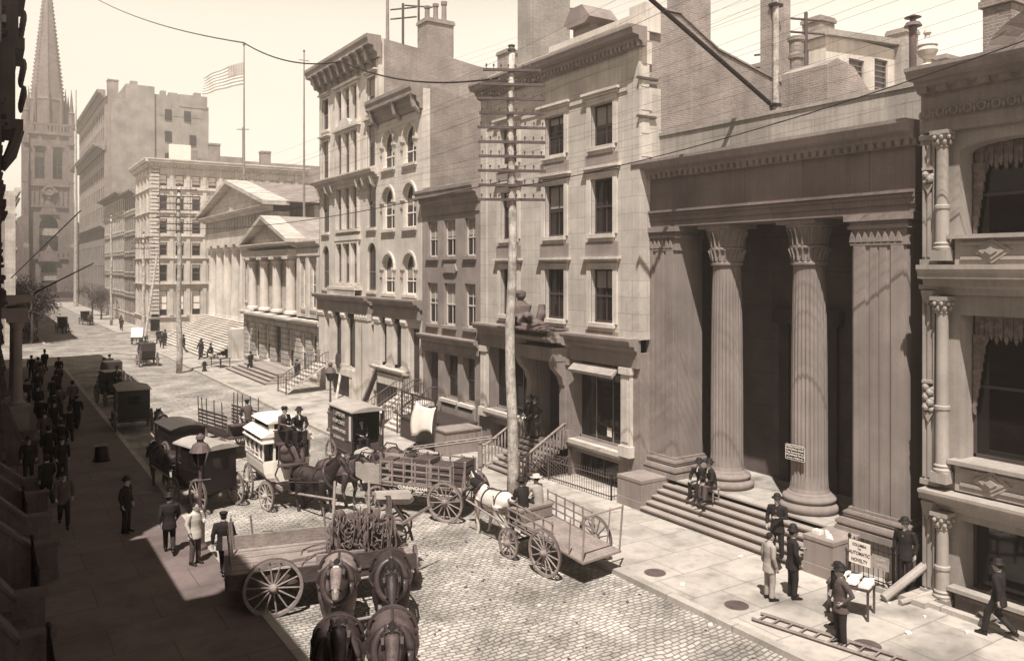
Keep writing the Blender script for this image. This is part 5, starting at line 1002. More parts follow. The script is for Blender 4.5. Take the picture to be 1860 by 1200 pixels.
def person_meshes(pose):
    if pose in PM: return PM[pose]
    legs,arms,sit=skel(pose); fw=.1 if sit else .0
    T=[(0,0,.9),(.0,0,1.05),(fw*.5,0,1.25),(fw,0,1.42),(fw,0,1.5)]; sh=fw
    arms=[tuple((p[0]+(sh if k==0 else sh*.6),p[1],p[2]) for k,p in enumerate(a)) for a in arms]
    hd=(fw+.02,0,1.615)
    b=MB(); b.path(T,[(.14,.1),(.13,.09),(.15,.1),(.15,.08),(.06,.06)],12); b.path([(fw,0,1.42),(fw+.01,0,1.56)],.055,10); b.ell(hd,(.095,.075,.115),14,10); b.ell((hd[0]+.025,0,hd[2]-.065),(.07,.058,.055),12,8)
    b.path([(hd[0]+.09,0,hd[2]+.03),(hd[0]+.118,0,hd[2]-.03),(hd[0]+.095,0,hd[2]-.04)],[.012,.018,.014],6); b.ell((hd[0]+.088,0,hd[2]-.072),(.014,.028,.01),8,5); b.ell((hd[0]+.08,0,hd[2]+.035),(.016,.055,.01),8,5)
    for s in(-1,1): b.ell((hd[0]-.005,s*.077,hd[2]-.01),(.022,.012,.032),8,6)
    for (h,k,a) in legs: b.path([h,k,a],[.085,.058,.04],10); b.path([(a[0]-.05,a[1],a[2]-.04),(a[0]+.05,a[1],a[2]-.05),(a[0]+.17,a[1],a[2]-.075)],[.04,.045,.025],8)
    for i,(s_,e,w) in enumerate(arms):
        b.path([s_,e,w],[.055,.042,.028],10); d=(Vector(w)-Vector(e)).normalized(); sd=1 if w[1]>0 else -1; w=Vector(w); lat=d.cross(Vector((0,sd,0))); lat=lat.normalized() if lat.length>.1 else Vector((1,0,0)); inn=d.cross(lat).normalized()
        if inn.y*sd>0: inn=-inn
        b.path([w,w+d*.05,w+d*.09],[(.026,.026),(.04,.018),(.038,.015)],8)
        for q in range(4): o=lat*(-.03+.02*q); L_=(.06,.072,.068,.052)[q]; p0=w+d*.085+o; b.path([p0,p0+d*L_*.5+inn*.01,p0+d*L_+inn*.035],[.0095,.009,.007],6)
        b.path([w+d*.03+lat*.035,w+d*.06+lat*.06+inn*.01,w+d*.09+lat*.06+inn*.03],[.012,.011,.008],6)
    body_=bake(b,'person_body',M['skin'],.011,1)
    c=MB(); c.path([(0,0,.86),(0,0,.98),(0,0,1.1),(fw*.5,0,1.26),(fw,0,1.41),(fw,0,1.48),(fw,0,1.51)],[(.19,.15),(.175,.135),(.165,.125),(.195,.135),(.19,.115),(.1,.08),(.06,.06)],16)
    if not sit: c.path([(0,0,.74),(0,0,.9),(0,0,1.0)],[(.21,.17),(.19,.155),(.17,.13)],16)
    for (s_,e,w) in arms: c.path([(s_[0],s_[1]*.75,s_[2]-.01),s_,e,tuple(Vector(e).lerp(Vector(w),.93))],[.07,.075,.062,.045],10)
    coat=bake(c,'coat',M['cloth'],.02,1)
    t=MB(); t.path([(0,0,.8 if not sit else .86),(0,0,.98)],[(.16,.13),(.16,.12)],12)
    for (h,k,a) in legs: t.path([(h[0],h[1]*.8,h[2]),k,(a[0]-.01,a[1],a[2]-.01)],[.115,.08,.065],10)
    tr=bake(t,'trousers',M['cloth'],.02,1)
    s=MB()
    for (h,k,a) in legs: s.path([(a[0],a[1],a[2]+.06),(a[0],a[1],a[2]-.02)],.052,8); s.path([(a[0]-.07,a[1],a[2]-.05),(a[0]+.04,a[1],a[2]-.045),(a[0]+.15,a[1],a[2]-.07),(a[0]+.2,a[1],a[2]-.075)],[(.04,.045),(.048,.05),(.045,.03),(.03,.02)],10)
    so_=s.mesh('boots',M['shoe'],True)
    h=MB(); h.ell((hd[0]-.02,0,hd[2]+.03),(.095,.085,.1),12,8)
    for y in(-.03,.03): h.ell((hd[0]+.088,y,hd[2]+.008),(.012,.013,.007),6,5)
    hr=h.mesh('hair',M['hairm'],True); k=MB(); k.tor((fw+.01,0,1.515),.06,.016,(.15,0,1),14,5); k.ext([(fw+.09,-.035),(fw+.13,0),(fw+.09,.035)],'z',1.38,1.49) if 0 else k.hull8([(fw+.1,-.04,1.38),(fw+.125,-.01,1.34),(fw+.125,.01,1.34),(fw+.1,.04,1.38),(fw+.06,-.04,1.5),(fw+.075,-.02,1.5),(fw+.075,.02,1.5),(fw+.06,.04,1.5)])
    kr=k.mesh('collar',M['clothl']); PM[pose]=(body_,coat,tr,so_,hr,kr,hd); return PM[pose]
def hatmesh(kind):
    h=MB()
    if kind=='bowler': h.lathe((0,0),[(.155,0),(.16,.012),(.105,.02),(.1,.07),(.08,.115),(.03,.135)],16)
    elif kind=='top': h.lathe((0,0),[(.15,0),(.155,.012),(.1,.02),(.095,.15),(.1,.19),(.02,.192)],16)
    elif kind=='cap': h.lathe((0,0),[(.1,0),(.115,.05),(.1,.08),(.03,.09)],14); h.ext([(.06,-.08),(.17,-.05),(.17,.05),(.06,.08)],'z',0,.015)
    elif kind=='straw': h.lathe((0,0),[(.2,0),(.2,.015),(.11,.02),(.105,.1),(.02,.11)],16)
    elif kind=='helmet': h.lathe((0,0),[(.15,0),(.11,.03),(.105,.1),(.07,.17),(.02,.19)],16)
    return h.mesh(kind+'_hat' if kind not in('cap','helmet') else kind,M['straw'] if kind=='straw' else M['hat'],True)
HM={k:hatmesh(k) for k in('bowler','top','cap','straw','helmet')}; MV={}
def recol(me,m):
    k=(me.name,m)
    if k not in MV: n=me.copy(); n.name=me.name; n.materials.clear(); n.materials.append(M[m]); MV[k]=n
    return MV[k]
def person(x,y,z,rz,pose,hat,label,coat='cloth',tr='cloth',group=None,sc=1.0,seat=None):
    P=person_meshes(pose); sit=pose.split('_')[0] in('sit','step')
    o=empty('person',(x,y,z-(.42*sc if sit else 0)),label,'person',group,rz=rz); o.scale=(sc,sc,sc)
    b=mobj('body',P[0],o); mobj('coat',P[1] if coat=='cloth' else recol(P[1],coat),o); mobj('trousers',P[2] if tr=='cloth' else recol(P[2],tr),o); mobj('boots',P[3],o); mobj('hair',P[4],o); mobj('shirt_collar',P[5],o)
    if hat: mobj(hat+('_hat' if hat not in('cap','helmet') else ''),HM[hat],o,loc=(P[6][0]-.01,0,P[6][2]+.06),rot=(0,R(4),0))
    return o
# seated figures: z given = level of the feet + 0 ; hips at z+.5
# ================= WHEELS AND WAGONS =================
WH={}
def wheel(p,x,y,r,z=None,steer=0,sp=14,wm='wood',w=.06):
    k=(r,sp,wm,w)
    if k not in WH:
        b=MB(); b.ring((0,0,0),r-.085,r-.012,w,40)
        for i in range(sp): a=2*pi*i/sp; b.path([(.08*cos(a),0,.08*sin(a)),(.5*r*cos(a),.0,.5*r*sin(a)),((r-.06)*cos(a),0,(r-.06)*sin(a))],[.028,.022,.02],6)
        t=MB(); t.ring((0,0,0),r-.013,r,w*.95,40); h=MB(); h.lathe((0,0),[(.05,-.16),(.07,-.14),(.085,-.09),(.11,-.06),(.11,.06),(.085,.09),(.07,.14),(.05,.16)],14,ax='n'); WH[k]=(b.mesh('wheel',M[wm]),t.mesh('tyre',M['irong']),h.mesh('hub',M[wm],True))
    P=WH[k]; o=mobj('wheel',P[0],p,loc=(x,y,r if z is None else z),rot=(0,0.2*x,steer)); mobj('tyre',P[1],o); mobj('hub',P[2],o); return o
def axle(p,x,y,r,steer=0,m='woodd'): b=MB(); b.path([(-0,-y,0),(0,y,0)],.05,6); b.build('axle',M[m],p,loc=(x,0,r),rot=(0,0,steer))
def pair(p,x,y,r,**k):
    st=k.get('steer',0)
    for s in(-1,1): wheel(p,x-s*y*sin(st),s*y*cos(st),r,**k)
    axle(p,x,y,r,st)
def springs(p,xs,z,w=.5,L_=.5):
    b=MB()
    for x in xs:
        for y in(-w,w): b.path([(x-L_,y,z),(x,y,z+.1),(x+L_,y,z)],[(.02,.03)]*3,4); b.path([(x-L_,y,z),(x,y,z-.1),(x+L_,y,z)],[(.02,.03)]*3,4)
    b.build('springs',M['iron'],p)
HD=lambda dx,dy: math.atan2(dy,dx)
# 1. great flat dray in the foreground
D=empty('dray_wagon',(7.9,20.55,0),'long flatbed dray in the foreground with ropes and a hoist at its front','wagon',rz=R(-13))
b=MB(); b.box(-2.75,1.8,-.95,.95,.98,1.06)
for i in range(8): b.box(-2.7,1.75,-.93+.235*i,-.93+.235*i+.2,1.065,1.085+.01*(i%2))
b.build('bed',M['wood'],D); b=MB(); b.box(-2.8,1.85,-1.02,-.95,.72,1.1); b.box(-2.8,1.85,.95,1.02,.72,1.1); b.box(-2.86,-2.74,-1.0,1.0,.72,1.12); b.box(-2.7,1.9,-.5,-.38,.78,.97); b.box(-2.7,1.9,.38,.5,.78,.97); b.box(-.2,1.5,-1.06,-1.021,.9,1.3); b.build('frame',M['woodd'],D)
b=MB(); b.box(-2.9,1.0,.92,.99,1.1,1.45); b.box(-.7,.5,-.99,-.92,1.1,1.34); b.build('side_board',M['wood'],D)
for x,y in((-2.6,.9),(-2.1,.95),(-.2,.95),(-2.7,-.1),(-2.65,.45)): b=MB(); b.path([(x,y,1.0),(x-.1,y+.02,1.95)],[(.045,.03),(.035,.025)],4); b.build('stake',M['wood'],D)
b=MB(); b.hull8([(-2.2,-.95,1.1),(-.9,-.5,1.1),(-.9,-.3,1.1),(-2.2,-.75,1.1),(-2.2,-.95,1.25),(-.9,-.5,1.16),(-.9,-.3,1.16),(-2.2,-.75,1.25)]); b.build('loose_plank',M['wood'],D)
for s in(-1,1): wheel(D,-1.75,s*1.12,.72,sp=14,w=.1); wheel(D,1.85-s*1.05*sin(R(-85))*0+(-.0),s*1.05,.46,steer=0,w=.09) if 0 else None
axle(D,-1.75,1.12,.72); 
st=R(-98); axd=Vector((-sin(st),cos(st)))
for s in(-1,1): wheel(D,1.05+axd.x*s*.98,axd.y*s*.98,.5,steer=st,w=.09,sp=12)
b=MB(); b.path([(-.98,0,0),(.98,0,0)],.07,6); b.build('front_axle',M['woodd'],D,loc=(1.05,0,.5),rot=(0,0,st+R(90)))
b=MB(); b.lathe((1.05,0),[(.35,.5),(.35,.58),(.45,.6),(.45,.72)],16); b.build('turntable',M['iron'],D)
b=MB(); b.path([(1.0,-.3,.6),(.35,-3.9,.85)],[.07,.05],6); b.path([(.3,-1.2,.7),(1.5,-1.05,.7)],.04); b.path([(-.3,-3.95,.85),(1.0,-3.8,.85)],.035); b.build('pole',M['wood'],D)
# hoist gear and rope heap = cargo lying on the dray
H=empty('rope_heap',(8.6,20.6,1.08),'heap of tangled hoisting ropes and dark sacks piled on the front of the dray','rope',rz=R(-13)); random.seed(5)
b=MB(); 
for i in range(110):
    x=random.uniform(-.95,.6); y=random.uniform(-.7,-.1); z=.1+.9*random.random()**1.3*(1-.3*abs(x+.2)); y=y if z<.6 else y*.5-.3; b.tor((x,y,z),random.uniform(.05,.12),random.uniform(.014,.028),(random.gauss(0,.5),random.gauss(0,1),random.gauss(0,.3)),14,5)
for i in range(60):
    x=random.choice((-.85,-.12,-.1,.5))+random.gauss(0,.13); y=-.74+random.random()*.2; z=1.15*random.random()+.2; b.path([(x,y,z+.1),(x+random.gauss(0,.04),y-.06,z-.25),(x+random.gauss(0,.08),y-.05,max(.03,z-.6))],[.016,.02,.014],5)
for i in range(16):
    a=random.random()*6; x0=random.uniform(-1.0,.9); y0=random.uniform(-.8,.5); b.path([(x0+.25*k*cos(a+k*.5),y0+.2*k*sin(a+k*.6),.03+.02*(k%2)) for k in range(5)],.018,5)
b.build('coils',M['rope'],H); b=MB()
for i in range(70):
    cx_=random.choice((-.5,.22)); a=random.random()*6.28; rr=random.random()**.5*.85; z_=random.random()**1.4*.8; b.ell((cx_+.3*rr*cos(a)*(1.1-z_*.5),-.1+.4*rr*sin(a),.1+1.1*z_),(random.uniform(.08,.17),random.uniform(.08,.17),random.uniform(.1,.22)),8,6)
b.ell((-.15,-.1,.3),(.75,.45,.3),14,10)
me=bake(b,'sacks',M['cloth'],.035,1); mobj('sacks',recol(me,'clothg'),H)
b=MB(); b.path([(-.85,-.1,0),(-.75,.05,1.75)],[.05,.035],7); b.path([(.1,-.25,.9),(.12,-.2,1.75)],[.05,.03],7); b.path([(.3,.1,1.2),(1.3,.35,1.05),(1.35,.2,1.0)],[.18,.22,.1],7); b.build('posts',M['canvas'],H)
Z=empty('hoist_winch',(9.5,20.35,1.05),'iron hand winch with cog wheels and a slanting beam at the front of the dray','winch',rz=R(-25))
b=MB(); b.lathe((0,.1),[(.14,-.45),(.14,.45)],14,ax='n'); 
b.v=[(x,y,z+.35) for x,y,z in b.v]; b.build('drum',M['wood'],Z)
for y,r in((-.5,.3),(.45,.36),(.7,.2)): b=MB(); b.ring((.1*y,y,.35),r-.05,r,.05,24); [b.path([(.1*y,y,.35),(.1*y+(r-.03)*cos(a),y,.35+(r-.03)*sin(a))],.02,5) for a in(0,1.57,3.14,4.71)]; b.build('gear_wheel',M['iron'],Z)
b=MB(); b.path([(-.35,-.55,-.05),(-.2,-.5,.5),(-.25,-.2,1.3)],[.11,.1,.07],7); b.path([(-.3,.5,0),(.1,.5,.6),(-.1,.4,1.25)],[.06,.07,.05],6); b.path([(-.2,-.2,1.2),(.3,.0,.4),(.4,.1,0)],.04,6); b.path([(-.2,0,1.25),(-.9,0,1.3)],.03,5); b.build('frame',M['woodd'],Z)
b=MB(); b.hull8([(.05,-.5,.55),(.15,-.3,.55),(1.0,.5,.8),(.9,.35,.8),(.05,-.5,.63),(.15,-.3,.66),(1.0,.5,.9),(.9,.35,.88)]); b.build('beam',M['wood'],Z)
hv=HD(-.40,-.92)
horse(7.0,18.25,hv,'dun',1,'dun horse with a white blaze, left of the pair nearest the foreground dray',sc=1.1,wide=1.3,blaze=1); horse(8.1,17.75,hv,'blackh',2,'dark horse, right of the pair nearest the foreground dray',sc=1.1,wide=1.3)
horse(5.65,14.75,hv+.05,'blackh',0,'black glossy lead horse cut by the bottom edge, left one',sc=1.12,wide=1.3); horse(6.65,14.5,hv-.02,'bay',1,'dark bay lead horse cut by the bottom edge, right one',sc=1.12,wide=1.3)
# 2. white omnibus
O=empty('omnibus',(9.14,29.95,0),'white horse omnibus with clerestory roof and lettered cornice board in the middle of the road','omnibus',rz=HD(.0,-1))
b=MB(); n=10; secs=[]
for (w,z) in((.55,.95),(.72,1.08),(.8,1.25),(.84,1.55),(.84,1.68)): secs.append([(-1.5,-w,z),(1.3,-w,z),(1.42,-w*.6,z),(1.42,w*.6,z),(1.3,w,z),(-1.5,w,z)])
for a,c in zip(secs,secs[1:]):
    for i in range(6): j=(i+1)%6; b.poly([a[i],a[j],c[j],c[i]])
b.poly(secs[0]); b.poly(secs[-1]); b.sq(.8).build('body',M['white'],O)
b=MB(); b.box(-1.5,-1.45,-.84,.84,1.68,2.35); 
for x in(-1.48,-.75,0,.7,1.28):
    for s in(-1,1): b.box(x-.035,x+.035,s*.84-.03,s*.84+.03,1.68,2.35)
b.box(1.3,1.4,-.5,-.42,1.68,2.35); b.box(1.3,1.4,.42,.5,1.68,2.35)
for s in(-1,1): b.box(-1.5,1.3,s*.84-.02,s*.84+.02,1.68,1.74); b.box(-1.4,.6,s*.86-.01,s*.86+.01,1.86,1.9)
b.sq(.8).build('window_posts',M['white'],O); b=MB(); b.box(-1.44,1.3,-.8,.8,1.7,2.34); b.sq(.8).build('window_glass',M['glassb'],O)
b=MB(); b.box(-1.6,1.5,-.95,.95,2.33,2.38); b.box(-1.56,1.45,-.9,.9,2.38,2.55); b.ext([(-.95,2.55),(.95,2.55),(.62,2.72),(-.62,2.72)],'u',-1.6,1.5); b.box(-1.3,1.1,-.58,.58,2.72,2.98); b.ext([(-.68,2.98),(.68,2.98),(.45,3.08),(-.45,3.08)],'u',-1.4,1.2); r_=b.sq(.8).build('roof',M['white'],O)
b=MB()
for s in(-1,1): b.box(-1.15,.95,s*.585-.005,s*.585+.005,2.76,2.94)
b.box(1.102,1.11,-.4,.4,2.76,2.94); b.sq(.8).build('roof_lights',M['glassb'],r_)
text('BROADWAY & WEST 42D ST',.19,(-.05,-.912,2.465),(R(90),0,0),O,M['ink'],sx=.78); text('42D ST',.17,(1.17,0,2.465),(R(90),0,R(90)),O,M['ink']); text('BROADWAY & WEST 42D ST',.19,(-.05,.912,2.465),(R(90),0,pi),O,M['ink'],sx=.78)
text('No 5',.24,(1.17,0,1.42),(R(90),0,R(90)),O,M['ink']); text('FULTON FERRY',.13,(-.5,-.862,1.8),(R(90),0,0),O,M['gild'],sx=.9)
b=MB(); b.box(1.3,2.0,-.5,.5,2.3,2.36); b.box(1.25,1.65,-.5,.5,2.36,2.75); b.path([(1.45,-.45,1.2),(1.95,-.45,1.6),(2.0,-.45,2.3)],.03); b.path([(1.45,.45,1.2),(1.95,.45,1.6),(2.0,.45,2.3)],.03); b.box(1.9,2.3,-.5,.5,1.6,1.65); b.sq(.8).build('driver_seat',M['woodd'],O)
b=MB(); b.ell((1.45,.05,1.95),(.22,.5,.4),12,9); b.ell((1.5,-.2,2.15),(.2,.25,.2),10,8); b.ell((1.6,.3,1.7),(.15,.2,.35),10,8); mobj('apron',bake(b,'apron',M['clothg'],.05,1),O)
pair(O,-.8,.86,.64,sp=14,wm='canvas'); pair(O,1.05,.8,.52,sp=12,wm='canvas',steer=R(12)); springs(O,(-.8,1.05),.8,.6)
b=MB(); b.path([(1.3,0,.55),(4.3,.6,.9)],.045); b.box(-1.5,1.6,-.4,-.32,.72,.84); b.box(-1.5,1.6,.32,.4,.72,.84); b.box(-1.9,-1.5,-.3,.3,.5,.55); b.build('undercarriage',M['wood'],O)
hv=HD(.50,-.86); horse(9.75,27.7,hv,'blackh',0,'dark omnibus horse with white collar, nearer the left kerb',sc=1.02); horse(10.8,28.2,hv,'bay',1,'bay omnibus horse, on the farther side of the team',sc=1.02)
cO=Vector((9.14,29.95)); hd=HD(.0,-1)
def loc(o,hd_,x,y): return (o[0]+x*cos(hd_)-y*sin(hd_),o[1]+x*sin(hd_)+y*cos(hd_))
x,y=loc(cO,hd,1.3,-.25); person(x,y,2.3,hd+.5,'sit_reins','cap','omnibus driver seated with his back turned, left of the two on the box',coat='clothg'); x,y=loc(cO,hd,1.35,.32); person(x,y,2.22,hd-.1,'sit_knees','bowler','bowler hatted man with white shirt, right of the two on the omnibus')
# 3. black closed wagon by the lamp
def closed_wagon(x,y,hd_,label,roofm='canvas',L_=2.3,W_=1.35,z0=.75,z1=2.35,wheels=((-.75,.6),(1.0,.48)),bm_='lacq',wm='wood',open_front=1,name='closed_wagon'):
    o=empty(name,(x,y,0),label,'wagon',rz=hd_); b=MB(); w=W_/2
    b.box(-L_/2,-L_/2+.05,-w,w,z0,z1-.05); b.box(-L_/2+.05,L_/2-.35,-w,-w+.05,z0,z1-.05); b.box(-L_/2+.05,L_/2-.35,w-.05,w,z0,z1-.05); b.box(-L_/2,L_/2,-w,w,z0-.06,z0+.0); b.box(L_/2-.35,L_/2,-w,-w+.05,z0,z0+.75); b.box(L_/2-.35,L_/2,w-.05,w,z0,z0+.75); b.box(L_/2-.4,L_/2-.36,-w+.05,w-.05,z0,z0+.4)
    for s in(-1,1): b.box(L_/2-.06,L_/2,s*w-.03,s*w+.03,z0,z1-.05); b.box(-L_/2,L_/2,s*w-.03*(s<0),s*w+.03*(s>0),z0+.08,z0+.14); b.box(-L_/2,L_/2-.35,s*w-.02*(s<0),s*w+.02*(s>0),z0+.55,z0+.6)
    b.build('body',M[bm_],o); b=MB(); b.ext([(-w-.08,z1-.05),(w+.08,z1-.05),(w+.06,z1),(w*.5,z1+.11),(0,z1+.14),(-w*.5,z1+.11),(-w-.06,z1)],'u',-L_/2-.08,L_/2+.15); b.build('roof',M[roofm],o)
    b=MB(); b.box(L_/2-.8,L_/2-.4,-w+.06,w-.06,z0+.45,z0+.52); b.box(L_/2,L_/2+.45,-w+.05,w-.05,z0-.12,z0-.06); b.box(L_/2+.4,L_/2+.45,-w+.05,w-.05,z0-.1,z0+.35); b.build('seat',M['woodd'],o)
    b=MB()
    for s in(-1,1): b.box(-.5,.1,s*(w+.008)-.006,s*(w+.008)+.006,z1-.75,z1-.3)
    b.box(-L_/2-.014,-L_/2,-.3,.3,z1-.75,z1-.35); b.build('window',M['glassb'],o)
    for (wx,r) in wheels: pair(o,wx,w+.12,r,wm=wm,sp=12)
    springs(o,[wx for wx,r in wheels],.68,w-.1,.4); b=MB(); b.box(-L_/2,L_/2,-.05,.05,.5,.6); b.path([(wheels[-1][0],-.35,.55),(wheels[-1][0]+2.4,-.38,.95)],.03); b.path([(wheels[-1][0],.35,.55),(wheels[-1][0]+2.4,.38,.95)],.03); b.build('shafts',M[wm],o); return o
hd3=HD(-.28,.96); closed_wagon(6.75,30.65,hd3,'black closed wagon with domed roof standing behind the gas lamp on the left kerb',L_=2.0,W_=1.2,z1=2.2); x,y=loc((6.75,30.65),hd3,3.1,0); horse(x,y,hd3,'blackh',2,'black horse hitched to the black closed wagon by the lamp')
x,y=loc((6.75,30.65),hd3,1.3,0)
# 4. carpet van
V=closed_wagon(13.2,32.4,HD(.0,-1),'delivery van with arched roof, dark open front and carpet cleaning lettering','canvas',2.5,1.35,.88,2.72,((-.8,.64),(1.05,.5)),'clothg','wood',name='delivery_van')
for s,rz in((-1,0),(1,pi)):
    for i,(t_,sz) in enumerate((('T. EPPSTEIN',.27),('STEAM CARPET',.22),('CLEANING WORKS',.185),('326 SEVENTH AVE',.17))): text(t_,sz,(-.18,s*.695,2.42-.33*i),(R(90),0,rz),V,M['blind'],sx=.92)
b=MB(); b.box(.93,1.2,-.694,-.68,1.5,2.5); b.box(.93,1.2,.68,.694,1.5,2.5); b.build('white_panel',M['white'],V)
horse(12.35,28.9,R(-95),'bay',1,'bay van horse wearing a grey blanket, left of the van pair',blanket=1); horse(13.5,28.7,R(-80),'clothg',2,'grey horse with lowered head, right of the van pair')
person(13.05,31.6,1.0,R(-90),'sit_reins','bowler','van driver sitting in the dark open front of the delivery van')
# 5. rack truck
K=empty('rack_truck',(13.0,26.0,0),'grid sided rack truck with one huge rear wheel, loaded with crates and ladders','wagon',rz=HD(-.55,.83))
b=MB(); b.box(-2.0,1.6,-.8,.8,.92,1.0)
for s in(-1,1):
    for z in(1.05,1.28,1.5,1.74): b.box(-1.7,1.15,s*.82-.02,s*.82+.02,z,z+.055)
    for i in range(7): x=-1.7+i*.46; b.box(x,x+.05,s*.85-.02,s*.85+.02,.95,1.85)
b.build('rack',M['wood'],K); b=MB()
for s in(-1,1): b.ext([(1.15,.95),(1.7,.95),(2.15,1.15),(2.15,1.65),(1.15,1.65)],'n',s*.82-.02,s*.82+.02)
b.ext([(1.2,.86),(2.1,1.12),(2.15,1.2),(1.2,.94)],'n',-.8,.8); b.build('front_panel',M['canvas'],K)
b=MB(); b.path([(1.3,-.83,1.65),(1.5,-.83,2.0),(1.9,-.83,2.02),(2.2,-.83,1.65)],.03); b.path([(1.3,.83,1.65),(1.5,.83,2.0),(1.9,.83,2.02),(2.2,.83,1.65)],.03); b.box(1.3,1.75,-.8,.8,1.5,1.56); b.build('seat',M['woodd'],K)
b=MB(); b.box(-2.0,1.7,-.45,-.35,.75,.9); b.box(-2.0,1.7,.35,.45,.75,.9); b.box(-1.8,1.2,-.86,-.84,.87,.96); b.build('frame',M['woodd'],K)
text('CUNNINGHAM',.17,(-.2,.875,.955),(R(90),0,pi),K,M['white']); text('CUNNINGHAM',.17,(-.2,-.875,.955),(R(90),0,0),K,M['white'])
pair(K,-1.55,1.02,.68,sp=14,w=.09); pair(K,1.55,.85,.45,sp=12,w=.08,steer=R(20))
b=MB()
for s in(-.7,.7): b.path([(-2.0,s,.9),(-2.15,s,2.0)],.03,5)
b.build('tail_stakes',M['wood'],K)
for i,(x,y,w_,h) in enumerate(((-1.1,.1,.75,.75),(-.2,-.1,.7,.85),(.6,.15,.6,.7),(-1.7,-.1,.45,.9))):
    c=empty('crate',(*loc((13.0,26.0),HD(-.55,.83),x,y),1.0),('slatted dark crate on the rack truck, nearest the huge wheel','slatted dark crate in the middle of the rack truck','slatted crate at the front of the rack truck','dark box at the tail of the rack truck')[i],'crate','crates on the rack truck',rz=HD(-.55,.83)); b=MB()
    for z in range(4): b.box(-w_/2,w_/2,-.4,.4,z*h/4+.02,z*h/4+h/4-.03)
    b.build('slats',M['woodd'],c); b=MB(); [b.box(sx*w_/2-.03,sx*w_/2+.03,sy*.4-.03,sy*.4+.03,0,h) for sx in(-1,1) for sy in(-1,1)]; b.build('corner_posts',M['wood'],c)
b=MB(); q0=loc((13.0,26.0),HD(-.55,.83),.6,-.5); q1=loc((13.0,26.0),HD(-.55,.83),-2.6,-.9)
for d_ in(0,.35): b.path([(q0[0],q0[1]+d_,1.95),(q1[0],q1[1]+d_,2.55)],.035,5)
for i in range(8): t=(i+.5)/8; b.path([(q0[0]+(q1[0]-q0[0])*t,q0[1]+(q1[1]-q0[1])*t,1.95+.6*t),(q0[0]+(q1[0]-q0[0])*t,q0[1]+(q1[1]-q0[1])*t+.35,1.95+.6*t)],.02,5)
tag(b.build('ladder',M['wood']),'wooden ladder slung across the load of the rack truck','ladder')
# 6. light cart with the white horse
hd6=HD(-.12,1); Q=empty('flat_cart',(13.95,18.95,0),'low flat cart with racked sides and thin wheels at the right kerb','wagon',rz=hd6)
b=MB(); b.hull8([(-1.7,-.75,.62),(1.3,-.7,.98),(1.3,.7,.98),(-1.7,.75,.62),(-1.7,-.75,.68),(1.3,-.7,1.04),(1.3,.7,1.04),(-1.7,.75,.68)]); b.build('bed',M['wood'],Q); b=MB()
for s in(-1,1):
    for i in range(6): x=-.55+i*.38; zb=.82+.12*(x); b.box(x,x+.035,s*.78-.02,s*.78+.02,zb,zb+.75)
    for k in(0,.2,.42,.66): b.hull8([(-.6,s*.8-.015,.76+k),(1.4,s*.8-.015,1.0+k),(1.4,s*.8+.015,1.0+k),(-.6,s*.8+.015,.76+k),(-.6,s*.8-.015,.80+k),(1.4,s*.8-.015,1.04+k),(1.4,s*.8+.015,1.04+k),(-.6,s*.8+.015,.80+k)])
    b.path([(-1.65,s*.72,.65),(-1.75,s*.75,1.95)],.028,5); b.path([(-1.15,s*.75,.7),(-1.25,s*.78,1.75)],.02,5)
b.path([(-1.75,-.75,1.9),(-1.75,.75,1.9)],.03,5); b.build('rack',M['wood'],Q)
pair(Q,-.45,1.0,.66,sp=14,w=.05); pair(Q,1.3,.85,.45,sp=12,w=.05); b=MB(); b.box(-1.5,1.4,-.3,-.22,.6,.7); b.box(-1.5,1.4,.22,.3,.6,.7); b.path([(1.3,.4,.6),(4.0,.38,1.05)],.03); b.path([(1.3,-.4,.6),(4.0,-.38,1.05)],.03); b.box(1.0,1.5,-.7,.7,1.35,1.42); b.box(1.02,1.08,-.65,.65,1.04,1.35); b.build('shafts_and_seat',M['wood'],Q)
x,y=loc((13.95,18.95),hd6,3.05,0); horse(x,y,hd6,'whiteh',1,'white horse drawing the flat cart beside the big telegraph pole'); x,y=loc((13.95,18.95),hd6,1.25,.3); person(x,y,.93,hd6,'sit_reins','bowler','dark coated driver on the flat cart behind the white horse'); x,y=loc((13.95,18.95),hd6,1.25,-.3); person(x,y,.93,hd6,'sit_knees','straw','companion in light coat and pale hat on the flat cart seat',coat='canvas')
# 7. stake wagon behind the omnibus
hd7=HD(.2,-1); A=empty('stake_wagon',(9.6,38.6,0),'open stake wagon with slatted sides behind the omnibus','wagon',rz=hd7); b=MB(); b.box(-1.6,1.6,-.8,.8,.95,1.03)
for s in(-1,1):
    for i in range(6): b.box(-1.6,1.3,s*.8-.02,s*.8+.02,1.08+.16*i,1.17+.16*i)
    for x in(-1.5,-1.1,-.6,.2,1.0): b.path([(x,s*.84,.95),(x-.05,s*.88,2.55)],.025,5)
b.build('slatted_side',M['woodd'],A); pair(A,-1.0,.95,.66,sp=14); pair(A,1.1,.9,.5,sp=12); b=MB(); b.box(1.2,1.6,-.7,.7,1.5,1.56); b.box(1.2,1.26,-.7,.7,1.03,1.5); b.path([(1.2,-.4,.6),(3.6,-.4,.95)],.03); b.path([(1.2,.4,.6),(3.6,.4,.95)],.03); b.build('seat_and_shafts',M['woodd'],A)
x,y=loc((9.6,38.6),hd7,3.0,0); horse(x-.2,y,hd7-.25,'bay',0,'bay horse of the stake wagon between the black wagon and the omnibus'); x,y=loc((9.6,38.6),hd7,1.3,.2); person(x,y,1.25,hd7+pi,'sit_knees','cap','driver in striped jacket with his back turned on the stake wagon',coat='clothg',tr='clothl')
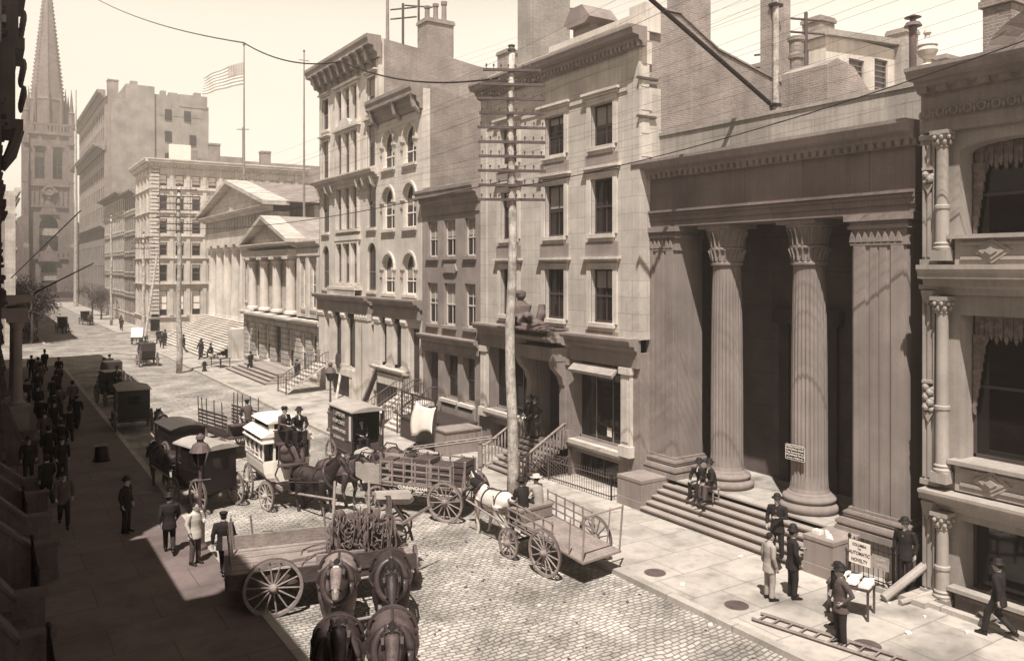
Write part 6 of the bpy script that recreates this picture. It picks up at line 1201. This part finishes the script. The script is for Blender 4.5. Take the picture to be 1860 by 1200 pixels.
# parked row along the left kerb
hb_=HD(.05,1)
closed_wagon(6.6,47.0,hb_,'dark box wagon with pale roof parked at the left kerb, flat back showing','canvas',2.4,1.5,.8,2.3,name='box_wagon'); x,y=loc((6.6,47.0),hb_,3.1,0); horse(x,y,hb_,'blackh',0,'black horse in front of the dark box wagon at the left kerb')
closed_wagon(7.2,37.6,HD(-.1,1),'low dark wagon with a hooded seat between the box wagon and the black wagon','lacq',2.3,1.4,.75,1.75,((-.75,.62),(1.0,.5)),name='hooded_wagon'); x,y=loc((7.2,37.6),HD(-.1,1),3.0,0); horse(x+.3,y,HD(-.1,1)+.1,'blackh',1,'black horse in front of the low hooded wagon')
horse(7.6,33.9,HD(.4,-1),'bay',2,'bay horse facing the viewer beside the black closed wagon')
def coach(x,y,rz,label,hood=1):
    o=empty('carriage',(x,y,0),label,'carriage','carriages on the road',rz=rz); b=MB()
    b.ext([(-.9,.75),(-.5,.55),(.4,.55),(.75,.8),(.85,1.35),(-.95,1.35)],'n',-.55,.55); b.build('body',M['lacq'],o)
    if hood: b=MB(); b.box(-.95,.6,-.58,.58,1.95,2.02); b.box(-.95,-.9,-.56,.56,1.35,1.95); [b.box(x_,x_+.05,s*.56-.02,s*.56+.02,1.35,1.95) for x_ in(-.93,-.2,.55) for s in(-1,1)]; b.box(-.9,-.15,-.57,-.55,1.35,1.95); b.box(-.9,-.15,.55,.57,1.35,1.95); b.build('hood',M['leather'],o)
    b=MB(); b.box(.8,1.25,-.45,.45,1.45,1.55); b.box(1.2,1.6,-.45,.45,.9,.95); b.box(.8,.86,-.45,.45,1.0,1.45); b.build('driver_seat',M['leather'],o)
    pair(o,-.75,.75,.58,sp=12); pair(o,1.15,.7,.46,sp=12); b=MB(); b.path([(1.1,-.4,.5),(3.4,-.36,.95)],.025); b.path([(1.1,.4,.5),(3.4,.36,.95)],.025); b.path([(-.8,0,.58),(1.1,0,.5)],.04); b.build('shafts',M['woodd'],o); return o
def rig(x,y,rz,label,hl,coat,dl,hood=1,v=0,hat='top'):
    coach(x,y,rz,label,hood); a,c=loc((x,y),rz,3.0,0); horse(a,c,rz,coat,v,hl)
    if dl: a,c=loc((x,y),rz,1.0,0); person(a,c,1.05,rz,'sit_reins',hat,dl)
rig(6.9,57.2,HD(.12,-1),'dark hooded coach facing the viewer in the parked row at the left kerb','black horse with pricked ears in front of the hooded coach','blackh','top hatted coachman on the hooded coach in the left row',v=0)
rig(7.6,63.5,HD(.0,1),'hooded coach farther up the parked row at the left kerb','dark horse of the farther hooded coach','blackh','driver in a light jacket sitting above the farther hooded coach',v=1,hat='cap')
rig(12.1,77.5,HD(.02,1),'dark hooded carriage seen from behind near the temple steps','dark horse pulling the carriage near the temple steps','bay','driver of the carriage near the temple steps')
rig(9.0,125,HD(.0,-1),'small distant carriage on the left of the far road','distant dark horse of the left carriage','blackh',None); rig(13.2,140,HD(.1,-1),'distant wagon team on the right of the far road','distant horse of the right hand team','bay',None); 
b=empty('pushcart',(14.6,99.5,0),'two wheeled pushcart with white canvas cover near the far kerb','cart',rz=R(70)); c=MB(); c.ext([(-.8,.9),(.8,.9),(.6,1.7),(-.3,1.9)],'n',-.6,.6); c.build('cover',M['white'],b); c=MB(); c.box(-.8,.8,-.6,.6,.7,.88); c.path([(-.8,-.4,.8),(-1.6,-.4,.9)],.03); c.path([(-.8,.4,.8),(-1.6,.4,.9)],.03); c.path([(-.7,0,.7),(-.7,0,0)],.04); c.build('tray',M['woodd'],b); pair(b,.2,.68,.5,sp=10)
# ================= STANDING AND WALKING PEOPLE =================
Pz=.13
person(16.06,11.25,Pz,R(150),'stand_pocket','bowler','young man in grey jacket and dark trousers standing by the ladder, hands in pockets',coat='clothg',sc=1.0)
person(16.8,11.85,Pz,R(160),'stand_down','cap','boy in cap standing by the paper stand beside the man in grey',sc=.86)
person(17.28,13.5,Pz,R(-30),'stand_hold','helmet','policeman in long dark uniform and helmet on the pavement before the steps',sc=1.02)
person(16.7,13.75,Pz,R(-20),'stand_down',None,'bareheaded pale dressed person beside the policeman',coat='canvas',tr='canvas',sc=.98)
person(18.55,15.0,.46,R(200),'stand_hold','bowler','dark dressed man standing on the lower bank step by the right plinth')
person(19.95,12.1,.26,R(185),'stand_down','bowler','man in long black coat with white shirt front leaning by the ornate pilaster',sc=1.03)
person(20.3,19.55,.78,R(183),'sit_knees','bowler','seated man in bowler, left of the two resting on the top bank step'); 
person(19.98,18.75,.94,R(170),'sit_knees','bowler','seated man on a stool, right of the two resting on the top bank step',coat='cloth',tr='clothg')
s_=empty('stool',(20.0,18.75,.94),'small wooden stool under the right seated man on the bank steps','stool'); b=MB(); b.box(-.17,.17,-.17,.17,.36,.4); b.build('seat',M['wood'],s_)
for x in(-.13,.13):
    for y in(-.13,.13): b=MB(); b.box(x-.015,x+.015,y-.015,y+.015,0,.36); b.build('leg',M['wood'],s_)
person(19.75,28.6,1.28,R(185),'stand_pocket','bowler','man in dark suit, right of the two standing on top of the stone building stoop',tr='clothg'); person(19.8,29.05,1.28,R(200),'stand_down','bowler','man in black, left of the two standing on top of the stone building stoop')
person(19.35,9.5,Pz,R(95),'walk_swing','bowler','dark walker passing the ornate building at the far right')
person(3.82,28.4,Pz,R(-40),'stand_down','bowler','man in bowler standing still alone on the shaded left pavement')
person(5.05,24.3,Pz,R(-60),'stand_hold',None,'man in light shirt and apron in the sunlit patch by the left kerb',coat='clothl',tr='clothg'); person(5.5,22.9,Pz,R(60),'walk_swing','cap','dark walker crossing the sunlit patch at the left kerb'); person(4.6,25.6,Pz,R(80),'walk_swing','bowler','man walking away through the sunlit patch')
person(1.5,37.2,.13,R(-80),'stand_down','bowler','dark figure by the stoop wall on the left'); person(19.3,58.6,.13,R(200),'stand_down','cap','person standing by the iron stoop next to the small pedimented office')
random.seed(11); poses=['walk_swing','walk_swing','stand_down','walk_swing']; hats=['bowler','top','bowler','cap']; ad=['tall','short','slim','stout']
crowd=[(2.2,30.1),(1.9,33.2),(2.3,39.2),(3.0,46.5),(3.6,52),(2.5,48.6),(2.2,56.2),(4.0,60.5),(3.4,69.3),(2.6,36.4),(2.9,41.0),(3.5,44.5),(2.4,43.5),(4.1,48),(3.2,50),(2.6,53),(4.4,54),(3.6,57),(2.9,60),(4.3,63),(3.4,66),(4.8,70),(3.1,72),(4.2,76),(2.4,78)]
for i,(x,y) in enumerate(crowd): person(x,y,Pz,R(90 if i%3 else -90)+random.uniform(-.3,.3),poses[i%4],hats[(i*3)%4],'dark dressed walker in the crowd on the shaded left pavement',coat='cloth' if i%4 else 'clothg',group='crowd of walkers on the shaded left pavement',sc=random.uniform(.96,1.05))
far=[(3.4,106),(4.4,110.5),(2.9,119),(4.2,123),(5.0,106.3),(16.8,86),(17.3,80.5),(16.9,79),(15.8,92),(16.3,97),(16.6,94.8),(18.0,66.2),(16,104),(15.7,121),(16.4,127),(4.4,108),(3.8,112),(4.8,116),(5.0,128)]
for i,(x,y) in enumerate(far): person(x,y,Pz,random.random()*6,poses[i%4],hats[i%4],'small distant pedestrian beyond the pedimented office',group='distant pedestrians up the street')
person(17.75,78.2,.3,R(180),'sit_knees','bowler','figure seated low on the temple steps near the cheek block',)
v=empty('fruit_stall',(17.0,71.8,.13),'vendor table heaped with pale goods at the corner of the office steps','stall',rz=R(10)); b=MB(); b.box(-.5,.5,-1,1,.75,.8); [b.box(sx*.42-.03,sx*.42+.03,sy*.9-.03,sy*.9+.03,0,.75) for sx in(-1,1) for sy in(-1,1)]; b.build('table',M['woodd'],v); b=MB(); random.seed(2); [b.ell((random.uniform(-.4,.4),random.uniform(-.8,.8),.86),(.12,.14,.1),7,5) for i in range(16)]; b.build('goods',M['canvas'],v)
# ================= AIR =================
hz=MB(); hz.box(-110,140,-45,430,-2,100); o=hz.build('haze',None) if 0 else None
me=bpy.data.meshes.new('haze'); me.from_pydata(hz.v,[],hz.f); hm=bpy.data.materials.new('haze'); hm.use_nodes=True; t=hm.node_tree; t.nodes.clear()
vo=t.nodes.new('ShaderNodeVolumePrincipled'); vo.inputs['Color'].default_value=(1,.90,.81,1); vo.inputs['Density'].default_value=.0017; vo.inputs['Anisotropy'].default_value=.25
ou=t.nodes.new('ShaderNodeOutputMaterial'); t.links.new(vo.outputs[0],ou.inputs['Volume']); me.materials.append(hm)
o=bpy.data.objects.new('haze',me); COL.objects.link(o); tag(o,'pale summer haze filling the street','haze',kind='stuff')
for o in list(COL.objects):
    if '_w' in o: del o['_w']
